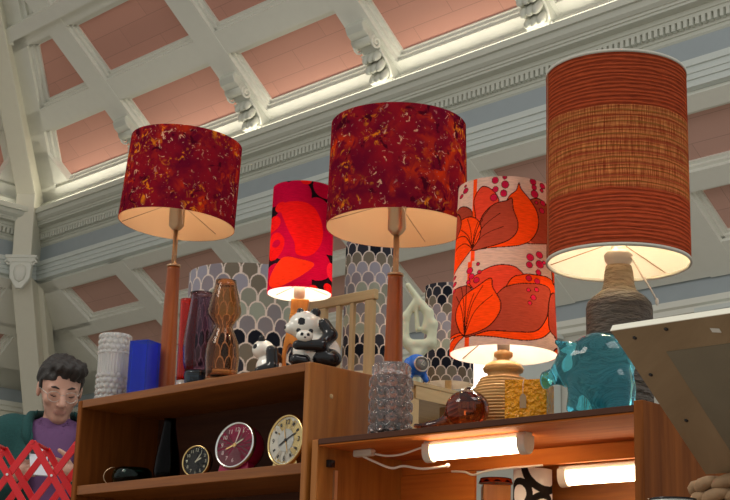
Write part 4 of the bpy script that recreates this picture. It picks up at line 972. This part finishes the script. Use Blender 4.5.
# blue toy alarm clock
M['bluepl'] = plain('bright_blue_plastic', (.01, .14, .62), .25)
bk = empty('alarm_clock', FR.P(-.212, .612, ZT+.046), FR.a+R_(58), 'bright blue plastic alarm clock on the pale table edge', 'clock')
sdf_obj('case', prims_fn([('c', (0, -.012, 0), (0, .012, 0), (.028, .028)), ('c', (-.018, 0, -.022), (-.024, -.006, -.037), (.010, .008)), ('c', (.018, 0, -.022), (.024, -.006, -.037), (.010, .008)), ('e', (0, .004, .022), (.024, .016, .014)), ('e', (-.026, .006, .004), (.012, .014, .020))], .006), (-.05, -.055, -.046), (.05, .05, .05), .0022, 'bluepl', bk)
b = MB(); ylathe(b, [(.0195, -.034), (.0225, -.0415), (.0195, -.0435), (.018, -.041)], 32, cap=False); b.build('bezel', 'sil', bk)
b = MB(); ylathe(b, [(.0005, -.0408), (.019, -.0405), (.019, -.037)], 32, cap=False); fo = b.build('dial', plain('grey_dial', (.22, .21, .19), .4), bk)
b = MB(); hand(b, .014, .0018, .6, -.0415); hand(b, .010, .002, 2.0, -.0418); b.build('hand', 'lume', bk)

# ------------------------------------------------------------ things inside the right cabinet
def bw(A, T):
    X = A*1.0; Y = T*3.6; c = np.empty(X.shape+(3,)); c[:] = (.80, .74, .70)
    def ring(x, y, r, t): d = np.abs(np.hypot(X-x, Y-y)-r); c[d < t] = (.02, .016, .014)
    ring(-.9, 2.35, .62, .17); ring(.75, 3.9, 1.35, .19); ring(.45, 1.55, .75, .17); ring(-1.3, .8, .6, .15); ring(2.2, 2.6, .7, .17); ring(-2.5, 2.8, .8, .17); ring(1.6, .6, .6, .15); ring(-2.6, 1.1, .6, .15)
    return c
M['bw_cloth'] = attr_cloth('circle_print_cloth', .4, False)
bl = empty('table_lamp', FR.P(.333, .42, .81), 0, 'white shade with bold black circles inside the right cabinet', 'lamp')
MB().lathe([(.035, 0), (.036, .006), (.012, .012), (.010, .06), (.010, .10)], 28).build('base', 'black', bl)
shade(bl, .048, .046, .075, .252, 'bw_cloth', 'white_lining', bw, 260, 160); ring_wire(bl, .047, .085, .10); bulb(bl, .15, .5, (1, .85, .7), 4, .018)
ol = empty('table_lamp', FR.P(.213, .43, .81), 0, 'small orange patterned shade over a wooden block, left of the circle print shade', 'lamp')
MB().bb((-.034, -.03, 0), (.034, .03, .222)).build('wooden_body', 'poppywood', ol, bevel=.002)
def orf(A, T):
    c = np.empty(A.shape+(3,)); c[:] = (.80, .10, .01); k = np.cos(A*9); c[(T < .30+.22*k) & (T > .08)] = (.03, .008, .005); c[(T > .8)] = (.12, .02, .01); return c
M['or_cloth'] = attr_cloth('orange_print_cloth', .3, False)
shade(ol, .042, .038, .227, .2395, 'or_cloth', 'white_lining', orf, 200, 40)
MB().lathe([(.006, .222), (.006, .235)], 12).build('lamp_holder', 'white_pl', ol)

# ------------------------------------------------------------ side table, basket, leaning board
sb_ = empty('side_table', FR.P(0, 0, 0), FR.a, 'wooden side table below the basket at the lower right', 'table')
MB().bb((1.0, -.46, .66), (1.55, .22, .684)).build('tabletop', 'teak', sb_, bevel=.002)
for x, y in ((1.02, -.44), (1.50, -.44), (1.02, .17), (1.50, .17)): MB().bb((x, y, 0), (x+.03, y+.03, .66)).build('leg', 'teak_v', sb_)
M['rush'] = plain('dry_rush', (.34, .21, .11), .75, .5, 40, .35)
bs = empty('rush_basket', Vector((.775, 2.715, .685)), 0, 'coarse plaited rush basket at the lower right under the leaning board', 'basket')
b = MB(); Rb, hb_ = .158, .248
v = []; f = []; nu, nv = 72, 2
b.lathe([(.0005, 0), (Rb-.02, 0), (Rb-.006, .05), (Rb-.006, hb_-.01), (Rb-.02, hb_-.01), (Rb-.02, .01), (.0005, .01)], 48, cap=False); b.build('inner_wall', 'rush', bs)
rowsn = 11; nst = 15
for j in range(rowsn):
    z = .012+j*(hb_-.018)/(rowsn-1)
    b = MB()
    for k in range(nst):
        a0 = 2*PI*(k+(.5 if j % 2 else 0))/nst; da = 2*PI/nst*.62; pts = []; rs = []
        for i in range(7):
            t_ = i/6; a = a0+da*(t_-.5)*2; pts.append(((Rb+.006*math.sin(PI*t_))*math.cos(a), (Rb+.006*math.sin(PI*t_))*math.sin(a), z+.010*(t_-.5))); rs.append(.0055+.0075*math.sin(PI*t_))
        b.tube(pts, rs, 8)
    o = b.build('plait_row', 'rush', bs)
A_ = FR.P(0, 0, 0); A0 = Vector((.414, 2.442, 1.147)); ev, wv = FR.e, FR.w
dn = wv*.2909+Vector((0, 0, -.2057)); nn = (wv*.2057+Vector((0, 0, .2909)))/.3563; dn = dn*1.0
lb = empty('leaning_board', A0, 0, 'bare wooden board with pale front edge leaning over the rush basket', 'board')
def bd(x, y, z): return ev*x+dn*(y)+nn*z
b = MB(); b.prism([bd(.0, 0, 0), bd(.50, 0, 0), bd(.50, 1, 0), bd(.0, 1, 0)], nn*.0085); b.build('panel', 'ply', lb)
b = MB(); b.prism([bd(-.001, -.004, .0), bd(.502, -.004, .0), bd(.502, -.0001, .0), bd(-.001, -.0001, .0)], nn*.013); b.prism([bd(-.001, -.0001, .0086), bd(.502, -.0001, .0086), bd(.502, 1.0, .0086), bd(-.001, 1.0, .0086)], nn*.0044); b.build('painted_top', 'white2', lb, label='cream painted upper face and edge')
b = MB(); b.prism([bd(.075, .17, -.0012), bd(.42, .17, -.0012), bd(.42, .90, -.0012), bd(.075, .90, -.0012)], nn*.0011); b.build('inset_panel', plain('worn_ply', (.20, .17, .115), .75, 0, 12, .15), lb, label='greyer inset sheet of ply')
for x, y in ((.035, .06), (.10, .035), (.02, .30), (.03, .62)):
    b = MB(); b.ell(bd(x, y, -.0005), (.004, .004, .0016), rot=Matrix((ev, dn.normalized(), nn)).transposed(), seg=10, ring=6); b.build('nail_head', 'black', lb)
b = MB(); b.prism([bd(.175, .065, -.001), bd(.190, .075, -.001), bd(.190, .10, -.001), bd(.175, .09, -.001)], nn*.0006); b.build('paper_tag', plain('paper', (.7, .68, .62), .7), lb)
cp2 = empty('enamel_beaker', Vector((.522, 2.50, .685)), 0, 'white enamel beaker with dark rim, only its rim showing at the bottom edge', 'beaker')
MB().lathe(hollow([(.030, 0), (.034, .004), (.037, .18), (.0385, .1915)], .002, .003), 40, cap=False).build('beaker_body', plain('enamel', (.78, .78, .76), .2), cp2)
b = MB(); b.lathe([(.0365, .1905), (.0395, .191), (.0395, .194), (.0365, .194), (.0365, .1905)], 40, cap=False); b.build('rim', 'black', cp2)

# ------------------------------------------------------------ red folding lattice
M['redp'] = plain('glossy_red_paint', (.72, .012, .020), .3)
lt = empty('folding_lattice', (-1.0, 4.60, 0), R_(-4), 'bright red folding lattice rack in front of the person', 'rack')
PX, PZ = .1375, .1015*2; ztop = 1.226; nz_ = 12
xa = .0
def slat(p, q, y, mi=0):
    b = MB(); b.beam((p[0], y, p[1]), (q[0], y, q[1]), .021, .007, up=(0, 1, 0)); 
    return b.build('slat', 'redp', lt, bevel=.001)
cols_ = [xa+(i-3)*PX for i in range(6)]           # top joints
zb_ = ztop-nz_/2*PZ
def lattice(y0, dy):
    # diagonals run down between the left and right ends, folding at the sides
    x0, x1 = cols_[0]-PX/2, cols_[-1]+PX/2; wdt = x1-x0; hgt = ztop-zb_
    for i in range(-16, 20):
        for sg in (1, -1):
            # line x = c + sg*(ztop - z)*PX/PZ
            c = cols_[0]+i*PX; pts = []
            t0, t1 = 0, hgt/PZ*PX
            xs_, xe = c, c+sg*t1
            lo_, hi_ = min(xs_, xe), max(xs_, xe)
            if hi_ <= x0+.01 or lo_ >= x1-.01: continue
            ta = max(0, ((x0-c)/sg if sg > 0 else (c-x1))); tb_ = min(t1, ((x1-c) if sg > 0 else (c-x0)))
            ta = max(0, ta)
            if tb_-ta < .03: continue
            p = (c+sg*ta, ztop-ta*PZ/PX); q = (c+sg*tb_, ztop-tb_*PZ/PX)
            slat(p, q, y0+(0 if sg > 0 else dy))
lattice(0, .008); lattice(.165, .008)
for i, x in enumerate(cols_):
    for r_ in range(0, 7):
        z = ztop-r_*PZ
        if z < zb_-.01: continue
        b = MB(); b.tube([(x, -.006, z), (x, .181, z)], .0065, 8); b.build('dowel', 'redp', lt)
for i in range(len(cols_)-1):
    for r_ in range(0, 2):
        b = MB(); b.tube([(cols_[i]+PX/2, -.0075, ztop-PZ/2-r_*PZ), (cols_[i]+PX/2, .013, ztop-PZ/2-r_*PZ)], .004, 8); b.build('bolt', 'chrome', lt)

# ------------------------------------------------------------ the person
M['skin'] = plain('skin', (.56, .31, .23), .5, 0, 30, .06); M['skin'].node_tree.nodes['Principled BSDF'].inputs['Subsurface Weight'].default_value = .05
M['lips'] = plain('lips', (.50, .25, .20), .5); M['hair'] = plain('dark_hair', (.022, .017, .015), .55, .8, 90, .3); M['fleece'] = plain('dark_green_fleece', (.008, .060, .058), .9, .5, 120, .25)
M['tee'] = plain('purple_cotton', (.13, .055, .15), .85, .1, 60, .1); M['trous'] = plain('dark_trousers', (.02, .02, .03), .8); M['shoe'] = plain('black_shoe', (.02, .02, .02), .5)
ps = empty('person', (-1.262, 6.20, 0), R_(6), 'person in dark green fleece and purple shirt, looking down at a phone', 'person')
HS = 1.09; HP = np.array((.012, -.045, 1.655)); yaw, pit = R_(14), R_(24)
Rz = np.array(Matrix.Rotation(yaw, 3, 'Z')); Rx = np.array(Matrix.Rotation(pit, 3, 'X')); RH = Rz @ Rx
def hd(P): return ((P-HP) @ RH)/HS
def hw_(p): return tuple(np.array(p)*HS @ RH.T+HP)
def head(Q):
    d = sd_ell(Q, (0, .010, .035), (.076, .094, .086)); d = smin(d, sd_ell(Q, (0, -.018, -.030), (.060, .070, .080)), .03); d = smin(d, sd_ell(Q, (0, -.052, -.094), (.030, .028, .022)), .028)
    d = smin(d, sd_cap(Q, (0, -.086, .012), (0, -.108, -.028), .009, .013), .012); d = smin(d, sd_ell(Q, (-.013, -.096, -.033), (.008, .009, .007)), .006); d = smin(d, sd_ell(Q, (.013, -.096, -.033), (.008, .009, .007)), .006)
    d = smin(d, sd_cap(Q, (-.045, -.068, .024), (.045, -.068, .024), .010, .010), .014)
    for s_ in (-1, 1):
        d = smin(d, sd_ell(Q, (s_*.032, -.070, .006), (.016, .012, .010)), .005); d = smin(d, sd_ell(Q, (s_*.078, .012, -.002), (.009, .019, .032)), .006); d = smin(d, sd_ell(Q, (s_*.045, -.055, -.022), (.020, .020, .020)), .015)
    d = smin(d, sd_cap(Q, (-.018, -.082, -.060), (.018, -.082, -.060), .004, .004), .005); d = smin(d, sd_cap(Q, (-.014, -.081, -.069), (.014, -.081, -.069), .005, .005), .005)
    return d
def hand_f(P, wr, s_):
    """palm, four unequal curled fingers and a thumb, closing round the phone; s_=-1 the hand at the viewer's left"""
    w0 = np.array(wr); pc = w0+np.array((s_*-.030, -.030, .030)); d = smin(sd_cap(P, w0, pc, .024, .026), sd_ell(P, pc+np.array((s_*-.010, .0, .010)), (.030, .020, .036)), .012)
    for i, L in enumerate((.040, .046, .043, .034)):
        a = pc+np.array((s_*-.020, -.004, .032-i*.018)); b = a+np.array((s_*-L*.75, -.018, .004)); c = b+np.array((s_*-L*.45, .016, .0))
        d = smin(d, np.minimum(sd_cap(P, a, b, .0095, .0085), sd_cap(P, b, c, .0085, .0070)), .003)
    a = pc+np.array((s_*.004, -.012, .026)); b = a+np.array((s_*-.016, -.020, .030)); c = b+np.array((s_*-.022, -.004, .014))
    return smin(d, np.minimum(sd_cap(P, a, b, .011, .010), sd_cap(P, b, c, .010, .008)), .004)
WL, WR = (-.125, -.250, 1.262), (.120, -.255, 1.272)
SH = [((-.185, .0, 1.475), (-.265, -.01, 1.185), WL), ((.185, .0, 1.475), (.265, -.02, 1.195), WR)]
def arms(P, e=0, stop=1.0):
    d = None
    for (a, b, c) in SH:
        b_ = np.array(b); c_ = b_+(np.array(c)-b_)*stop
        q = smin(sd_cap(P, a, b, .052+e, .042+e), sd_cap(P, b, c_, .041+e, .041+e-(.015 if e == 0 else .004)*stop), .02); d = q if d is None else smin(d, q, .01)
    return d
def torso(P, e=0):
    d = sd_ell(P, (0, .005, 1.33), (.165+e, .105+e, .20)); d = smin(d, sd_cap(P, (-.15, .008, 1.468), (.15, .008, 1.468), .052+e, .052+e), .06); d = smin(d, sd_ell(P, (0, .0, 1.06), (.150+e, .105+e, .16)), .08); return d
def legs(P, e=0):
    d = None
    for s_ in (-1, 1):
        q = smin(sd_cap(P, (s_*.085, 0, .96), (s_*.10, -.01, .50), .082+e, .055+e), sd_cap(P, (s_*.10, -.01, .50), (s_*.105, .02, .09), .055+e, .040+e), .02); d = q if d is None else smin(d, q, .02)
    return d
def body(P):
    d = smin(torso(P), arms(P), .03); d = smin(d, legs(P), .04); d = smin(d, sd_cap(P, (0, .012, 1.49), (.006, -.004, 1.60), .056, .052), .025)
    for s_ in (-1, 1): d = smin(d, sd_ell(P, (s_*.105, -.04, .035), (.04, .11, .035)), .02)
    d = smin(d, head(hd(P))*HS, .012)
    for wr, s_ in ((WL, -1), (WR, 1)): d = smin(d, hand_f(P, wr, s_), .006)
    return d
# one continuous skin: fine cells above the waist, coarse below
V1, Q1 = surfnet(body, (-.35, -.37, 1.15), (.35, .16, 1.84), .0052)
V2, Q2 = surfnet(body, (-.36, -.30, -.01), (.36, .16, 1.156), .012)
me = bpy.data.meshes.new('body'); me.from_pydata(V1.tolist()+V2.tolist(), [], Q1.tolist()+(Q2+len(V1)).tolist())
me.materials.append(M['skin']); me.materials.append(M['lips'])
cen = V1[Q1].mean(1); qh = hd(cen); lip = (np.abs(qh[:, 0]) < .024) & (np.abs(qh[:, 2]+.0645) < .0095) & (qh[:, 1] < -.07)
me.polygons.foreach_set('material_index', np.concatenate([lip.astype(np.int32), np.zeros(len(Q2), np.int32)])); me.polygons.foreach_set('use_smooth', [True]*len(me.polygons)); me.update()
bo_ = bpy.data.objects.new('body', me); COL.objects.link(bo_); bo_.parent = ps
def hairf(P):
    Q = hd(P); x, y, z = Q[..., 0], Q[..., 1], Q[..., 2]
    d = sd_ell(Q, (0, .020, .046), (.088, .100, .090)); d = smin(d, sd_ell(Q, (.012, -.052, .105), (.066, .045, .028)), .02); d = smin(d, sd_ell(Q, (.040, -.045, .095), (.045, .045, .034)), .02)
    d = d+.004*np.sin(x*170+y*60)*np.cos(z*90+y*130)
    face = np.maximum(-(z-.060)-.0, (y+.030)*1.0)      # keep the face clear
    face = np.maximum(z-.062+.25*np.abs(x), y+.022)
    d = np.maximum(d, -face); d = np.maximum(d, -(np.maximum(z+.012, y-.040)))
    return np.maximum(d, -head(Q)-.012)
sdf_obj('hair', hairf, (-.13, -.20, 1.58), (.15, .12, 1.86), .0045, 'hair', ps)
def teef(P):
    d = np.minimum(torso(P, .010), sd_cap(P, (0, .012, 1.48), (0, .0, 1.525), .074, .066)); d = np.maximum(d, -(torso(P, -.004))); d = np.maximum(d, P[..., 2]-1.548+.25*np.maximum(0, -(P[..., 1]+.0))*1.0); return np.maximum(d, .90-P[..., 2])
sdf_obj('shirt', teef, (-.24, -.16, .88), (.24, .16, 1.56), .008, 'tee', ps)
def jacf(P):
    x, y, z = P[..., 0], P[..., 1], P[..., 2]
    o_ = smin(smin(torso(P, .034), arms(P, .024, .86), .03), sd_cap(P, (0, .03, 1.50), (0, .035, 1.555), .098, .088), .03)
    i_ = smin(torso(P, .020), sd_cap(P, (0, .02, 1.50), (0, .02, 1.62), .080, .074), .02)
    d = np.maximum(o_, -i_); half = np.interp(z, [.8, 1.2, 1.45, 1.60], [.085, .080, .085, .110]); 
    d = np.maximum(d, -np.maximum(np.abs(x-.012)-half, y+.01)); d = np.maximum(d, z-1.580+.5*np.maximum(0, -y)); return np.maximum(d, .86-z)
sdf_obj('jacket', jacf, (-.38, -.30, .84), (.38, .20, 1.60), .008, 'fleece', ps)
b = MB()
for s_ in (-1, 1): b.tube([(s_*.098+.012, -.095, 1.40), (s_*.115+.012, -.090, 1.46), (s_*.118+.01, -.055, 1.515), (s_*.10, -.0, 1.552), (s_*.05, .09, 1.575)], [.012, .021, .023, .020, .014], 10)
b.build('jacket_collar', 'fleece', ps)
sdf_obj('trousers', lambda P: np.maximum(np.maximum(smin(legs(P, .014), sd_ell(P, (0, 0, 1.02), (.165, .120, .14)), .04), P[..., 2]-1.03), .05-P[..., 2]), (-.26, -.17, .03), (.26, .17, 1.06), .012, 'trous', ps)
b = MB(); b.lathe([(.168, .985), (.170, .985), (.170, 1.02), (.168, 1.02)], 40, sy=.72, cap=False); b.build('belt', 'black', ps)
for s_ in (-1, 1): b = MB(); b.ell((s_*.105, -.045, .040), (.050, .130, .046)); b.build('shoe', 'shoe', ps)
b = MB()
for s_ in (-1, 1): b.tube([hw_((s_*(.032+.024*math.cos(a)), -.094+.010*abs(math.cos(a))*(1 if s_*math.cos(a)*s_ > 0 else .2), -.002+.020*math.sin(a))) for a in [i*PI/10 for i in range(20)]], .0013, 6, closed=True)
b.tube([hw_((-.009, -.096, .004)), hw_((0, -.100, .008)), hw_((.009, -.096, .004))], .0013, 6)
for s_ in (-1, 1): b.tube([hw_((s_*.056, -.086, .004)), hw_((s_*.079, -.02, .010)), hw_((s_*.080, .012, .004))], .0013, 6)
b.build('glasses', 'sil', ps)
b = MB()
for s_ in (-1, 1): b.tube([hw_((s_*.013, -.083, .026)), hw_((s_*.032, -.082, .033)), hw_((s_*.052, -.070, .027))], [.003, .0045, .0025], 8)
b.build('eyebrows', 'hair', ps)
b = MB()
for s_ in (-1, 1): b.tube([hw_((s_*.019, -.0815, .000)), hw_((s_*.032, -.0835, -.004)), hw_((s_*.046, -.078, .000))], [.0012, .0020, .0012], 6)
b.build('eyelashes', 'hair', ps)
# phone, held in front of the chest
phn = empty('phone', ps.matrix_basis @ Vector((0, 0, 0)), 0, 'phone with pale silver back held in both hands of the person', 'phone')
Mz = Matrix.Rotation(R_(6), 3, 'Z'); pc = Vector((-1.262, 6.20, 0))+Mz @ Vector((-.020, -.312, 1.325)); rotp = Mz @ Matrix.Rotation(R_(18), 3, 'Z') @ Matrix.Rotation(R_(-38), 3, 'X')
phn.location = pc; phn.rotation_euler = rotp.to_euler()
b = MB(); b.bb((-.036, -.0045, -.075), (.036, .0035, .075)); b.build('phone_body', plain('silver_back', (.62, .62, .66), .25), phn, bevel=.003)
b = MB(); b.bb((-.032, -.0065, .035), (-.006, -.0046, .070)); b.build('camera_bump', 'black', phn, bevel=.0008)
